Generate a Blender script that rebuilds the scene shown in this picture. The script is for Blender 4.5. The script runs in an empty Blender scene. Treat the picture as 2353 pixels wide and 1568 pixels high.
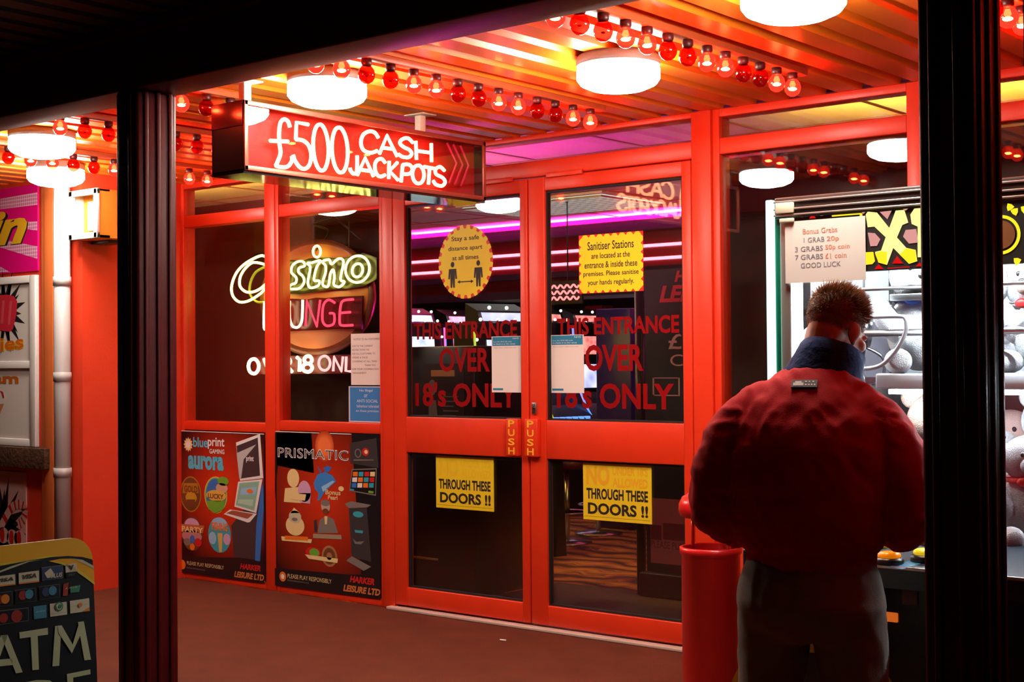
import bpy, bmesh, math, random
from mathutils import Vector, Matrix, noise
random.seed(7)
scene = bpy.context.scene
col = scene.collection
# ------------------------------------------------------------------ camera, world, exposure
W, H, FPX = 2353.0, 1568.0, 3250.0
EYE = Vector((0, 0, 1.45))
yaw, pitch, roll = math.radians(39.6), math.radians(0.9), math.radians(0.45)
FW = Vector((-math.sin(yaw) * math.cos(pitch), math.cos(yaw) * math.cos(pitch), math.sin(pitch)))
_r0 = Vector((math.cos(yaw), math.sin(yaw), 0)); _u0 = _r0.cross(FW)
RT = math.cos(roll) * _r0 - math.sin(roll) * _u0
UP = math.sin(roll) * _r0 + math.cos(roll) * _u0
cam = bpy.data.cameras.new('camera'); cam.sensor_width = 36; cam.lens = FPX / W * 36; cam.clip_start = 0.05; cam.clip_end = 200
camo = bpy.data.objects.new('camera', cam); col.objects.link(camo)
mw = Matrix((RT, UP, -FW)).transposed().to_4x4(); mw.translation = EYE
camo.matrix_world = mw
scene.camera = camo
world = bpy.data.worlds.new('night'); scene.world = world; world.use_nodes = True
world.node_tree.nodes['Background'].inputs[0].default_value = (0.9, 0.8, 0.7, 1)
world.node_tree.nodes['Background'].inputs[1].default_value = 0.006
vs = scene.view_settings; vs.view_transform = 'Standard'; vs.look = 'None'; vs.gamma = 1; vs.exposure = 0.0; vs.use_curve_mapping = False
cy = scene.cycles
cy.use_denoising = True; cy.transparent_max_bounces = 24; cy.max_bounces = 8; cy.sample_clamp_indirect = 4.0; cy.caustics_reflective = False; cy.caustics_refractive = False
LAMP, BULB, NEON, INNER = 80.0, 270.0, 12.0, 6.0       # strengths of the lights; a few bulbs and strips are added

# survey helpers: a photo point on a real plane of the place
def ray(x, y): return FW + (x - W / 2) / FPX * RT - (y - H / 2) / FPX * UP
def onY(x, y, Y): d = ray(x, y); return EYE + d * (Y / d.y)
def onX(x, y, X): d = ray(x, y); return EYE + d * (X / d.x)
def onZ(x, y, Z): d = ray(x, y); return EYE + d * ((Z - EYE.z) / d.z)
def atD(x, y, D): return EYE + D * ray(x, y)

# ------------------------------------------------------------------ materials
MATS = {}
def mat(name, c=(0.5, 0.5, 0.5), rough=0.5, metal=0.0, emit=None, es=0.0, vary=0.0, vscale=8.0, bump=0.0, bscale=60.0, spec=0.5, coat=0.0):
    if name in MATS: return MATS[name]
    m = bpy.data.materials.new(name); m.use_nodes = True
    nt = m.node_tree; b = nt.nodes['Principled BSDF']
    b.inputs['Base Color'].default_value = (*c, 1); b.inputs['Roughness'].default_value = rough; b.inputs['Metallic'].default_value = metal
    b.inputs['Specular IOR Level'].default_value = spec
    if coat: b.inputs['Coat Weight'].default_value = coat; b.inputs['Coat Roughness'].default_value = 0.08
    if emit: b.inputs['Emission Color'].default_value = (*emit, 1); b.inputs['Emission Strength'].default_value = es
    if vary or bump:
        tc = nt.nodes.new('ShaderNodeTexCoord')
        if vary:
            n = nt.nodes.new('ShaderNodeTexNoise'); n.inputs['Scale'].default_value = vscale; n.inputs['Detail'].default_value = 5
            nt.links.new(tc.outputs['Object'], n.inputs['Vector'])
            mx = nt.nodes.new('ShaderNodeMix'); mx.data_type = 'RGBA'
            mx.inputs[6].default_value = (*[v * (1 - vary) for v in c], 1); mx.inputs[7].default_value = (*[min(1, v * (1 + vary)) for v in c], 1)
            nt.links.new(n.outputs['Fac'], mx.inputs[0]); nt.links.new(mx.outputs[2], b.inputs['Base Color'])
        if bump:
            n2 = nt.nodes.new('ShaderNodeTexNoise'); n2.inputs['Scale'].default_value = bscale; n2.inputs['Detail'].default_value = 4
            nt.links.new(tc.outputs['Object'], n2.inputs['Vector'])
            bp = nt.nodes.new('ShaderNodeBump'); bp.inputs['Strength'].default_value = bump; bp.inputs['Distance'].default_value = 0.02
            nt.links.new(n2.outputs['Fac'], bp.inputs['Height']); nt.links.new(bp.outputs['Normal'], b.inputs['Normal'])
    MATS[name] = m
    return m
def glow(name, c, s):
    if name in MATS: return MATS[name]
    m = bpy.data.materials.new(name); m.use_nodes = True; nt = m.node_tree; nt.nodes.clear()
    e = nt.nodes.new('ShaderNodeEmission'); e.inputs[0].default_value = (*c, 1); e.inputs[1].default_value = s
    o = nt.nodes.new('ShaderNodeOutputMaterial'); nt.links.new(e.outputs[0], o.inputs[0]); MATS[name] = m
    return m
def clear(name, tint=(1, 1, 1), f0=0.045, rough=0.0, emit=None, es=0.0):
    """thin clear sheet: see-through plus a Fresnel reflection that works from both sides"""
    if name in MATS: return MATS[name]
    m = bpy.data.materials.new(name); m.use_nodes = True; nt = m.node_tree; nt.nodes.clear()
    N, L = nt.nodes.new, nt.links.new
    tr = N('ShaderNodeBsdfTransparent'); tr.inputs[0].default_value = (*tint, 1)
    gl = N('ShaderNodeBsdfGlossy'); gl.inputs['Roughness'].default_value = rough
    lw = N('ShaderNodeLayerWeight'); lw.inputs[0].default_value = 0.5
    pw = N('ShaderNodeMath'); pw.operation = 'POWER'; pw.inputs[1].default_value = 5
    ma = N('ShaderNodeMath'); ma.operation = 'MULTIPLY_ADD'; ma.inputs[1].default_value = 0.9; ma.inputs[2].default_value = f0; ma.use_clamp = True
    mx = N('ShaderNodeMixShader'); o = N('ShaderNodeOutputMaterial')
    L(lw.outputs['Facing'], pw.inputs[0]); L(pw.outputs[0], ma.inputs[0]); L(ma.outputs[0], mx.inputs[0]); L(tr.outputs[0], mx.inputs[1]); L(gl.outputs[0], mx.inputs[2])
    last = mx.outputs[0]
    if emit:
        e = N('ShaderNodeEmission'); e.inputs[0].default_value = (*emit, 1); e.inputs[1].default_value = es
        ad = N('ShaderNodeAddShader'); L(last, ad.inputs[0]); L(e.outputs[0], ad.inputs[1]); last = ad.outputs[0]
    L(last, o.inputs[0]); MATS[name] = m
    return m
RED = mat('red_paint', (0.80, 0.042, 0.009), 0.38, vary=0.12, vscale=5, bump=0.03, bscale=90)
REDD = mat('red_wall_paint', (0.74, 0.05, 0.015), 0.5, vary=0.15, vscale=4, bump=0.06, bscale=70)
ORANGE = mat('orange_trim_paint', (0.85, 0.2, 0.05), 0.45, vary=0.1)
SOFFIT = mat('amber_soffit_sheet', (0.86, 0.19, 0.010), 0.34, vary=0.12, vscale=3, coat=0.08)
RAIL = mat('soffit_rail', (0.5, 0.1, 0.03), 0.4)
DARK = mat('dark_canopy_paint', (0.065, 0.004, 0.007), 0.42, vary=0.3, vscale=12, bump=0.05, spec=0.2)
ROOF = mat('dark_roof_sheet', (0.02, 0.011, 0.009), 0.5, vary=0.4, vscale=14)
BLACK = mat('black_plastic', (0.012, 0.012, 0.013), 0.35)
MATTBLACK = mat('matt_black', (0.008, 0.007, 0.007), 0.7)
WHITE = mat('white_plastic', (0.82, 0.8, 0.76), 0.4)
CREAM = mat('cream_plastic', (0.75, 0.66, 0.5), 0.45)
PAPER = mat('white_paper', (0.85, 0.76, 0.7), 0.8)
GREYP = mat('grey_pvc', (0.42, 0.42, 0.42), 0.45, vary=0.1)
STEEL = mat('brushed_steel', (0.6, 0.6, 0.62), 0.28, 1.0)
ALU = mat('aluminium_strip', (0.75, 0.72, 0.68), 0.35, 0.85)
BROWN = mat('dark_brown_boarding', (0.045, 0.016, 0.008), 0.6, vary=0.4, vscale=9)
YEL = mat('sign_yellow', (0.85, 0.62, 0.01), 0.5)
STICK = mat('sticker_yellow', (1.0, 0.80, 0.0), 0.5, emit=None)
INK = mat('black_ink', (0.012, 0.01, 0.01), 0.6)
VINYL = mat('red_vinyl', (0.26, 0.002, 0.003), 0.6, spec=0.1)
ORINK = mat('faded_orange_ink', (0.85, 0.42, 0.01), 0.6)
BLUEP = mat('blue_print', (0.03, 0.22, 0.6), 0.6)
TEAL = mat('teal_print', (0.01, 0.22, 0.38), 0.6)
PINK = mat('hot_pink_print', (0.85, 0.0, 0.22), 0.5)
PALEPINK = mat('pale_pink_print', (0.85, 0.5, 0.62), 0.55)
GLASS = clear('shop_glass', (0.93, 0.94, 0.92), 0.085)
ACRYL = clear('sign_acrylic', (0.96, 0.96, 0.96), 0.06)
SKIN = mat('skin', (0.62, 0.32, 0.21), 0.5, vary=0.08, vscale=30)

# ------------------------------------------------------------------ mesh builder
class MB:
    def __init__(s): s.v = []; s.f = []; s.m = []; s.mats = []; s.sm = []
    def mi(s, m):
        if m not in s.mats: s.mats.append(m)
        return s.mats.index(m)
    def add(s, vs, fs, m, smooth=False):
        o = len(s.v); i = s.mi(m); s.v += [tuple(v) for v in vs]
        for f in fs: s.f.append([a + o for a in f]); s.m.append(i); s.sm.append(smooth)
        return s
    def box(s, x0, x1, y0, y1, z0, z1, m):
        vs = [(x, y, z) for z in (z0, z1) for (x, y) in ((x0, y0), (x1, y0), (x1, y1), (x0, y1))]
        return s.add(vs, [(3, 2, 1, 0), (4, 5, 6, 7), (0, 1, 5, 4), (1, 2, 6, 5), (2, 3, 7, 6), (3, 0, 4, 7)], m)
    def rbox(s, x0, x1, y0, y1, z0, z1, m, b=0.006, seg=2):
        bm = bmesh.new(); bmesh.ops.create_cube(bm, size=1)
        for v in bm.verts: v.co = ((x0 + x1) / 2 + v.co.x * (x1 - x0), (y0 + y1) / 2 + v.co.y * (y1 - y0), (z0 + z1) / 2 + v.co.z * (z1 - z0))
        bmesh.ops.bevel(bm, geom=bm.edges[:], offset=b, segments=seg, affect='EDGES', profile=0.5)
        return s.frombm(bm, m, True)
    def frombm(s, bm, m, smooth=False):
        bm.verts.ensure_lookup_table(); bm.verts.index_update()
        s.add([v.co.copy() for v in bm.verts], [[v.index for v in f.verts] for f in bm.faces], m, smooth); bm.free(); return s
    def tube(s, pts, r, m, n=8, closed=False, cap=True):
        pts = [Vector(p) for p in pts]; k = len(pts)
        rs = r if isinstance(r, (list, tuple)) else [r] * k
        vs = []; prev = None
        for i, p in enumerate(pts):
            a = pts[(i - 1) % k] if (closed or i > 0) else p; b = pts[(i + 1) % k] if (closed or i < k - 1) else p
            t = (b - a).normalized() if (b - a).length > 1e-9 else Vector((0, 0, 1))
            if prev is None:
                ref = Vector((0, 0, 1)) if abs(t.z) < 0.9 else Vector((1, 0, 0)); q = t.cross(ref).normalized()
            else:
                q = (prev - t * prev.dot(t)); q = q.normalized() if q.length > 1e-6 else t.orthogonal().normalized()
            prev = q; w = t.cross(q)
            for j in range(n): an = 2 * math.pi * j / n; vs.append(p + (q * math.cos(an) + w * math.sin(an)) * rs[i])
        fs = []
        for i in range(k if closed else k - 1):
            i2 = (i + 1) % k
            for j in range(n): j2 = (j + 1) % n; fs.append((i * n + j, i * n + j2, i2 * n + j2, i2 * n + j))
        if cap and not closed: fs.append(tuple(range(n - 1, -1, -1))); fs.append(tuple((k - 1) * n + j for j in range(n)))
        return s.add(vs, fs, m, True)
    def lathe(s, prof, m, c=(0, 0, 0), n=32, axis='z', sx=1, sy=1):
        vs = []; fs = []; k = len(prof)
        for (r, z) in prof:
            for j in range(n):
                a = 2 * math.pi * j / n; x, y = r * math.cos(a) * sx, r * math.sin(a) * sy
                p = (x, y, z) if axis == 'z' else ((x, z, y) if axis == 'y' else (z, x, y))
                vs.append((p[0] + c[0], p[1] + c[1], p[2] + c[2]))
        for i in range(k - 1):
            for j in range(n): j2 = (j + 1) % n; fs.append((i * n + j, i * n + j2, (i + 1) * n + j2, (i + 1) * n + j))
        if prof[0][0] > 1e-6: fs.append(tuple(range(n - 1, -1, -1)))
        if prof[-1][0] > 1e-6: fs.append(tuple((k - 1) * n + j for j in range(n)))
        return s.add(vs, fs, m, True)
    def ball(s, c, r, m, n=20, rot=None):
        rx, ry, rz = r if isinstance(r, (tuple, list)) else (r, r, r)
        bm = bmesh.new(); bmesh.ops.create_uvsphere(bm, u_segments=n, v_segments=max(6, n * 2 // 3), radius=1)
        for v in bm.verts:
            p = Vector((v.co.x * rx, v.co.y * ry, v.co.z * rz))
            if rot: p = rot @ p
            v.co = p + Vector(c)
        return s.frombm(bm, m, True)
    def prism(s, poly, y0, y1, m, plane='XZ'):
        """extrude a 2-D outline; plane XZ runs along Y, YZ along X, XY along Z"""
        n = len(poly)
        def P(a, b, t): return {'XZ': (a, t, b), 'YZ': (t, a, b), 'XY': (a, b, t)}[plane]
        vs = [P(a, b, y0) for a, b in poly] + [P(a, b, y1) for a, b in poly]
        return s.add(vs, [tuple(range(n)), tuple(range(2 * n - 1, n - 1, -1))] + [(i, i + n, (i + 1) % n + n, (i + 1) % n) for i in range(n)], m)
    def build(s, name, parent=None, loc=None, fix=True):
        me = bpy.data.meshes.new(name)
        off = Vector(loc) if loc is not None else Vector((0, 0, 0))
        me.from_pydata([tuple(Vector(v) - off) for v in s.v], [], s.f)
        for m in s.mats: me.materials.append(m)
        me.polygons.foreach_set('material_index', s.m); me.polygons.foreach_set('use_smooth', s.sm)
        if fix:
            bm = bmesh.new(); bm.from_mesh(me); bmesh.ops.recalc_face_normals(bm, faces=bm.faces[:]); bm.to_mesh(me); bm.free()
        me.update()
        o = bpy.data.objects.new(name, me); col.objects.link(o)
        if parent: o.parent = parent; o.location = off - parent_world(parent)
        else: o.location = off
        return o
def parent_world(o):
    v = Vector((0, 0, 0))
    while o is not None: v += o.location; o = o.parent
    return v
def tag(o, label=None, cat=None, group=None, kind=None):
    if label: o['label'] = label
    if cat: o['category'] = cat
    if group: o['group'] = group
    if kind: o['kind'] = kind
    return o
def thing(name, loc, label, cat, group=None, kind=None):
    o = bpy.data.objects.new(name, None); o.empty_display_size = 0.1; col.objects.link(o); o.location = loc
    return tag(o, label, cat, group, kind)
def part(mb, name, parent, label=None, fix=True):
    o = mb.build(name, parent, fix=fix)
    if label: o['label'] = label
    return o

# ------------------------------------------------------------------ lettering
_TX = {}
def txt(s, bold=0.0, shear=0.0, space=1.0):
    k = (s, bold, shear, space)
    if k in _TX: return _TX[k]
    cu = bpy.data.curves.new('lettering', 'FONT'); cu.body = s; cu.offset = bold; cu.shear = shear; cu.space_character = space
    cu.fill_mode = 'FRONT'; cu.resolution_u = 3
    o = bpy.data.objects.new('lettering', cu); col.objects.link(o)
    dg = bpy.context.evaluated_depsgraph_get(); dg.update()
    me = bpy.data.meshes.new_from_object(o.evaluated_get(dg))
    vs = [(v.co.x, v.co.y) for v in me.vertices]; fs = [tuple(p.vertices) for p in me.polygons]
    bpy.data.objects.remove(o); bpy.data.curves.remove(cu); bpy.data.meshes.remove(me)
    x0 = min(v[0] for v in vs); x1 = max(v[0] for v in vs); y0 = min(v[1] for v in vs); y1 = max(v[1] for v in vs)
    vs = [((a - x0) / (x1 - x0), (b - y0) / max(1e-6, y1 - y0)) for a, b in vs]
    _TX[k] = (vs, fs); return _TX[k]
class Print:
    """flat printing on a real surface: uv in metres on the plane, raised by layers of ink"""
    def __init__(s, o, u, v, n, step=0.0007): s.o = Vector(o); s.u = Vector(u); s.v = Vector(v); s.n = Vector(n); s.mb = MB(); s.step = step; s.l = 0
    def P(s, a, b, l=None): return s.o + s.u * a + s.v * b + s.n * (s.step * (s.l if l is None else l))
    def poly(s, pts, m, l=None): s.mb.add([s.P(a, b, l) for a, b in pts], [tuple(range(len(pts)))], m); return s
    def rect(s, x0, y0, x1, y1, m, l=None): return s.poly([(x0, y0), (x1, y0), (x1, y1), (x0, y1)], m, l)
    def ell(s, cx, cy_, rx, ry, m, l=None, n=28, rot=0.0):
        c, sn = math.cos(rot), math.sin(rot)
        return s.poly([(cx + rx * math.cos(t) * c - ry * math.sin(t) * sn, cy_ + rx * math.cos(t) * sn + ry * math.sin(t) * c) for t in [2 * math.pi * i / n for i in range(n)]], m, l)
    def star(s, cx, cy_, r0, r1, n, m, l=None, ph=0.0, sx=1.0):
        return s.poly([(cx + sx * (r1 if i % 2 == 0 else r0) * math.cos(ph + math.pi * i / n), cy_ + (r1 if i % 2 == 0 else r0) * math.sin(ph + math.pi * i / n)) for i in range(2 * n)], m, l)
    def text(s, t, x0, y0, x1, y1, m, l=None, bold=0.0, shear=0.0, space=1.0, slope=0.0):
        vs, fs = txt(t, bold, shear, space)
        s.mb.add([s.P(x0 + a * (x1 - x0), y0 + b * (y1 - y0) + slope * a * (x1 - x0), l) for a, b in vs], fs, m); return s
    def slab(s, x0, y0, x1, y1, t, m):
        """the sheet that carries the print: thickness t behind the plane"""
        vs = [s.o + s.u * a + s.v * b - s.n * d for d in (0, t) for a, b in ((x0, y0), (x1, y0), (x1, y1), (x0, y1))]
        s.mb.add(vs, [(0, 1, 2, 3), (7, 6, 5, 4), (0, 4, 5, 1), (1, 5, 6, 2), (2, 6, 7, 3), (3, 7, 4, 0)], m); return s
    def slabpoly(s, pts, t, m):
        n = len(pts)
        vs = [s.o + s.u * a + s.v * b - s.n * d for d in (0, t) for a, b in pts]
        s.mb.add(vs, [tuple(range(n)), tuple(range(2 * n - 1, n - 1, -1))] + [(i, i + n, (i + 1) % n + n, (i + 1) % n) for i in range(n)], m); return s
def YP(Y): return Print((0, Y, 0), (1, 0, 0), (0, 0, 1), (0, -1, 0))
def XP(X): return Print((X, 0, 0), (0, 1, 0), (0, 0, 1), (1, 0, 0))
def smooth_path(pts, closed=False, sub=5):
    P = [Vector(p) for p in pts]; n = len(P)
    if n < 3: return P
    out = []
    for i in range(n if closed else n - 1):
        p1, p2 = P[i], P[(i + 1) % n]
        p0 = P[(i - 1) % n] if (closed or i > 0) else p1; p3 = P[(i + 2) % n] if (closed or i < n - 2) else p2
        for k in range(sub):
            t = k / sub
            out.append(0.5 * ((2 * p1) + (p2 - p0) * t + (2 * p0 - 5 * p1 + 4 * p2 - p3) * t * t + (3 * p1 - p0 - 3 * p2 + p3) * t ** 3))
    if not closed: out.append(P[-1])
    return out
def ellp(cx, cy_, rx, ry, rot=0.0, n=10):
    r = math.radians(rot)
    return [(cx + rx * math.cos(t) * math.cos(r) - ry * math.sin(t) * math.sin(r), cy_ + rx * math.cos(t) * math.sin(r) + ry * math.sin(t) * math.cos(r)) for t in [2 * math.pi * i / n for i in range(n)]]
# ------------------------------------------------------------------ setting
F = 6.03; GZ = 6.06; CEIL = 2.70
def struct(mb, name, label, cat): return tag(mb.build(name), label, cat, kind='structure')
def carpet_mat():
    m = mat('swirl_carpet', (0.2, 0.08, 0.03), 0.95); nt = m.node_tree; b = nt.nodes['Principled BSDF']; N, L = nt.nodes.new, nt.links.new
    tc = N('ShaderNodeTexCoord'); n = N('ShaderNodeTexNoise'); n.inputs['Scale'].default_value = 1.3; n.inputs['Detail'].default_value = 2; n.inputs['Distortion'].default_value = 2.5
    L(tc.outputs['Object'], n.inputs['Vector'])
    w = N('ShaderNodeTexWave'); w.wave_type = 'RINGS'; w.inputs['Scale'].default_value = 1.1; w.inputs['Distortion'].default_value = 9; w.inputs['Detail'].default_value = 2.5; w.inputs['Detail Scale'].default_value = 1.4
    L(tc.outputs['Object'], w.inputs['Vector'])
    r = N('ShaderNodeValToRGB'); e = r.color_ramp.elements
    e[0].position = 0.0; e[0].color = (0.02, 0.006, 0.01, 1); e[1].position = 1; e[1].color = (0.62, 0.3, 0.05, 1)
    for p, c in ((0.3, (0.30, 0.06, 0.03, 1)), (0.45, (0.55, 0.22, 0.03, 1)), (0.55, (0.05, 0.03, 0.03, 1)), (0.72, (0.6, 0.33, 0.05, 1)), (0.85, (0.4, 0.08, 0.03, 1))):
        k = e.new(p); k.color = c
    L(w.outputs['Fac'], r.inputs[0]); mx = N('ShaderNodeMix'); mx.data_type = 'RGBA'; mx.blend_type = 'MULTIPLY'; mx.inputs[0].default_value = 0.6
    r2 = N('ShaderNodeValToRGB'); r2.color_ramp.elements[0].position = 0.35; r2.color_ramp.elements[0].color = (0.3, 0.1, 0.1, 1); r2.color_ramp.elements[1].position = 0.6; r2.color_ramp.elements[1].color = (1, 0.9, 0.7, 1)
    L(n.outputs['Fac'], r2.inputs[0]); L(r.outputs[0], mx.inputs[6]); L(r2.outputs[0], mx.inputs[7]); L(mx.outputs[2], b.inputs['Base Color'])
    return m
TARMAC = mat('red_brown_tarmac', (0.125, 0.030, 0.012), 0.75, vary=0.35, vscale=5, bump=0.5, bscale=160, spec=0.25)
struct(MB().box(-15, 5, -4, F, -0.12, 0, TARMAC), 'floor', 'dark red-brown tarmac pavement under the canopy in front of the doors', 'pavement')
struct(MB().box(-22, 2, F, 14.5, -0.12, 0, carpet_mat()), 'floor', 'orange and brown swirl carpet inside behind the doors', 'carpet')

# canopy soffit: ribbed sheet running towards the shopfront
def soffit(x0, x1, y0, y1, z, pitch, m, drop=0.032):
    prof = []; x = x0
    while x < x1:
        prof += [(x, z), (x + pitch * 0.60, z), (x + pitch * 0.68, z + drop), (x + pitch * 0.92, z + drop)]; x += pitch
    prof.append((x, z)); mb = MB(); n = len(prof)
    vs = [(a, y, b) for y in (y0, y1) for a, b in prof]
    return mb.add(vs, [(i, i + 1, n + i + 1, n + i) for i in range(n - 1)], m).box(x0, x, y0, y1, z + 0.1, z + 0.14, m)
struct(soffit(-13, 3, 3.34, F + 0.02, CEIL, 0.185, SOFFIT), 'ceiling', 'amber ribbed canopy soffit over the entrance', 'ceiling')
struct(soffit(-13, 3, 0.6, 3.2, 2.74, 0.15, ROOF, 0.05), 'ceiling', 'dark ribbed underside of the outer awning above the beam', 'awning')
struct(MB().rbox(-14, 4, 3.2, 3.40, 2.50, 2.745, DARK, 0.008).box(-14, 4, 3.16, 3.2, 2.70, 2.735, DARK), 'beam', 'dark canopy edge beam running across the top of the picture', 'beam')
# posts under the beam
for nm, xl, lab in (('canopy_post', -4.61, 'dark grooved canopy post between the kiosk and the casino window'), ('canopy_post', -1.392, 'dark canopy post in front of the grab machine'), ('canopy_post', -1.142, 'sliver of a dark canopy post at the right edge of the picture')):
    r = thing(nm, (xl + 0.07, 3.3, 0), lab, 'post', 'dark canopy posts')
    mb = MB().rbox(xl, xl + 0.135, 3.2, 3.385, 0.02, 2.5, DARK, 0.012)
    for dx in (0.03, 0.09): mb.rbox(xl + dx, xl + dx + 0.018, 3.19, 3.2, 0.1, 2.5, DARK, 0.004)
    for dy in (0.03, 0.085, 0.14): mb.rbox(xl + 0.133, xl + 0.143, 3.2 + dy, 3.2 + dy + 0.02, 0.1, 2.5, DARK, 0.004)
    part(mb, 'shaft', r)
    part(MB().rbox(xl - 0.03, xl + 0.165, 3.17, 3.415, 0, 0.02, DARK, 0.004), 'base_plate', r)
# kiosk side (projects forward of the shopfront)
KY = 5.25
struct(MB().box(-13, -7.93, KY, KY + 0.12, 0, CEIL, REDD).box(-8.05, -7.93, KY + 0.12, F + 0.05, 0, CEIL, REDD), 'wall_left', 'red kiosk wall with its corner return beside the casino window', 'wall')
struct(MB().rbox(-8.36, -8.14, KY - 0.03, KY, 0, CEIL, ORANGE, 0.006).rbox(-8.30, -8.2, KY - 0.045, KY - 0.03, 0, CEIL, ORANGE, 0.004), 'trim_1', 'orange upright trim beside the grey drainpipe', 'trim')

# shopfront windows
def window(n, x0, x1, label, tz0, tz1, sill0, sill1, ls, rs, panel=True, top=2.66):
    r = thing('window_%d' % n, ((x0 + x1) / 2, F, 0), label, 'window', kind='structure')
    f = MB()
    f.rbox(x0, x0 + ls, F, F + 0.1, 0, CEIL, RED, 0.004).rbox(x1 - rs, x1, F, F + 0.1, 0, CEIL, RED, 0.004)
    f.rbox(x0 + ls, x1 - rs, F + 0.002, F + 0.1, tz0, tz1, RED, 0.004).rbox(x0 + ls, x1 - rs, F + 0.002, F + 0.1, top, CEIL, RED, 0.003)
    f.rbox(x0 + ls, x1 - rs, F + 0.002, F + 0.1, sill0, sill1, RED, 0.004).rbox(x0 + ls, x1 - rs, F + 0.002, F + 0.1, 0.0, 0.05, RED, 0.004)
    part(f, 'frame', r)
    part(MB().box(x0 + ls, x1 - rs, GZ, GZ + 0.006, tz1, top, GLASS), 'transom_pane', r)
    part(MB().box(x0 + ls, x1 - rs, GZ, GZ + 0.006, sill1, tz0, GLASS), 'main_pane', r)
    part(MB().box(x0 + ls, x1 - rs, F + 0.03, F + 0.06, 0.05, sill0, REDD), 'kick_panel', r)
    return r
window(1, -7.955, -6.965, 'narrow red framed window next to the kiosk corner', 2.397, 2.476, 1.012, 1.075, 0.05, 0.10)
window(2, -6.962, -5.99, 'red framed window with the pink casino neon behind it', 2.40, 2.48, 1.03, 1.095, 0.035, 0.03)
window(3, -3.69, -2.60, 'red framed window behind the grab machine', 2.475, 2.555, 0.9, 0.97, 0.04, 0.075)
window(4, -2.598, -1.2, 'red framed window right of the grab machine', 2.475, 2.555, 0.9, 0.97, 0.02, 0.08)
window(6, -1.198, 0.4, 'red framed window past the grab machine, beyond the right edge', 2.475, 2.555, 0.9, 0.97, 0.02, 0.08)
window(7, 0.402, 2.0, 'red framed window at the far right end of the shopfront', 2.475, 2.555, 0.9, 0.97, 0.02, 0.08)
# door surround, pillar and threshold
struct(MB().rbox(-5.988, -5.897, F - 0.01, F + 0.12, 0, CEIL, RED, 0.006).rbox(-5.897, -3.805, F, F + 0.12, 2.468, 2.555, RED, 0.006).rbox(-5.897, -3.805, F, F + 0.12, 2.672, CEIL, RED, 0.004), 'trim_2', 'red jamb and head rail around the double doors', 'door surround')
struct(MB().rbox(-3.805, -3.692, F - 0.015, F + 0.14, 0, CEIL, RED, 0.006), 'trim_3', 'broad red pillar between the doors and the grab machine window', 'pillar')
r = thing('window_5', (-4.85, F, 2.6), 'long glass transom above the double doors', 'window', kind='structure')
part(MB().box(-5.897, -3.805, GZ, GZ + 0.006, 2.555, 2.672, GLASS), 'pane', r)
struct(MB().rbox(-5.93, -3.80, F - 0.05, F + 0.12, 0.0, 0.018, mat('pale_threshold', (0.7, 0.55, 0.45), 0.5, 0.2), 0.004), 'trim_4', 'pale metal threshold strip along the foot of the doors', 'threshold')

def kz(z, Y): return 1.45 + (z - 1.45) * Y / F
def leaf(n, x0, x1, gx0, gx1, label):
    r = thing('door_%d' % n, ((x0 + x1) / 2, F, 0), label, 'door', kind='structure')
    f = MB()
    f.rbox(x0, gx0, F - 0.012, F + 0.05, 0.03, 2.46, RED, 0.005).rbox(gx1, x1, F - 0.012, F + 0.05, 0.03, 2.46, RED, 0.005)
    f.rbox(gx0, gx1, F - 0.010, F + 0.05, 2.385, 2.46, RED, 0.005).rbox(gx0, gx1, F - 0.010, F + 0.05, 0.93, 1.14, RED, 0.005).rbox(gx0, gx1, F - 0.010, F + 0.05, 0.03, 0.138, RED, 0.005)
    for z in (2.385, 1.14, 0.93, 0.138):
        pass
    part(f, 'frame', r)
    gb = MB()
    for (a, b, c, d) in ((gx0, gx0 + 0.012, 1.14, 2.385), (gx1 - 0.012, gx1, 1.14, 2.385), (gx0, gx0 + 0.012, 0.138, 0.93), (gx1 - 0.012, gx1, 0.138, 0.93)): gb.box(a, b, F + 0.005, F + 0.028, c, d, MATTBLACK)
    for (c, d) in ((2.373, 2.385), (1.14, 1.15), (0.92, 0.93), (0.138, 0.148)): gb.box(gx0 + 0.012, gx1 - 0.012, F + 0.005, F + 0.028, c, d, MATTBLACK)
    part(gb, 'glazing_gasket', r)
    part(MB().box(gx0, gx1, F + 0.028, F + 0.034, 1.14, 2.385, GLASS), 'upper_pane', r)
    part(MB().box(gx0, gx1, F + 0.028, F + 0.034, 0.138, 0.93, GLASS), 'lower_pane', r)
    return r
GY = F + 0.027
d1 = leaf(1, -5.893, -4.868, -5.795, -4.918, 'left leaf of the red glazed double doors')
d2 = leaf(2, -4.856, -3.812, -4.745, -3.866, 'right leaf of the red glazed double doors')
def vinyl(r, rows):
    p = YP(GY); p.l = 1
    for t, x0, x1, z0, z1, sp in rows: p.text(t, x0, z0, x1, z1, VINYL, bold=0.03, space=sp)
    part(p.mb, 'vinyl_lettering', r, 'dark red vinyl lettering on the glass', fix=False)
k = GY / F
vinyl(d1, [('THIS ENTRANCE', -5.735 * k, -4.951 * k, 1.592, 1.692, 1), ('OVER', -5.535 * k, -5.15 * k, 1.402, 1.540, 1), ("18's ONLY", -5.726 * k, -4.953 * k, 1.201, 1.343, 1)])
vinyl(d2, [('THIS ENTRANCE', -4.673 * k, -3.893 * k, 1.597, 1.69, 1), ('OVER', -4.486 * k, -4.112 * k, 1.404, 1.545, 1), ("18's ONLY", -4.678 * k, -3.929 * k, 1.206, 1.345, 1)])
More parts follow.
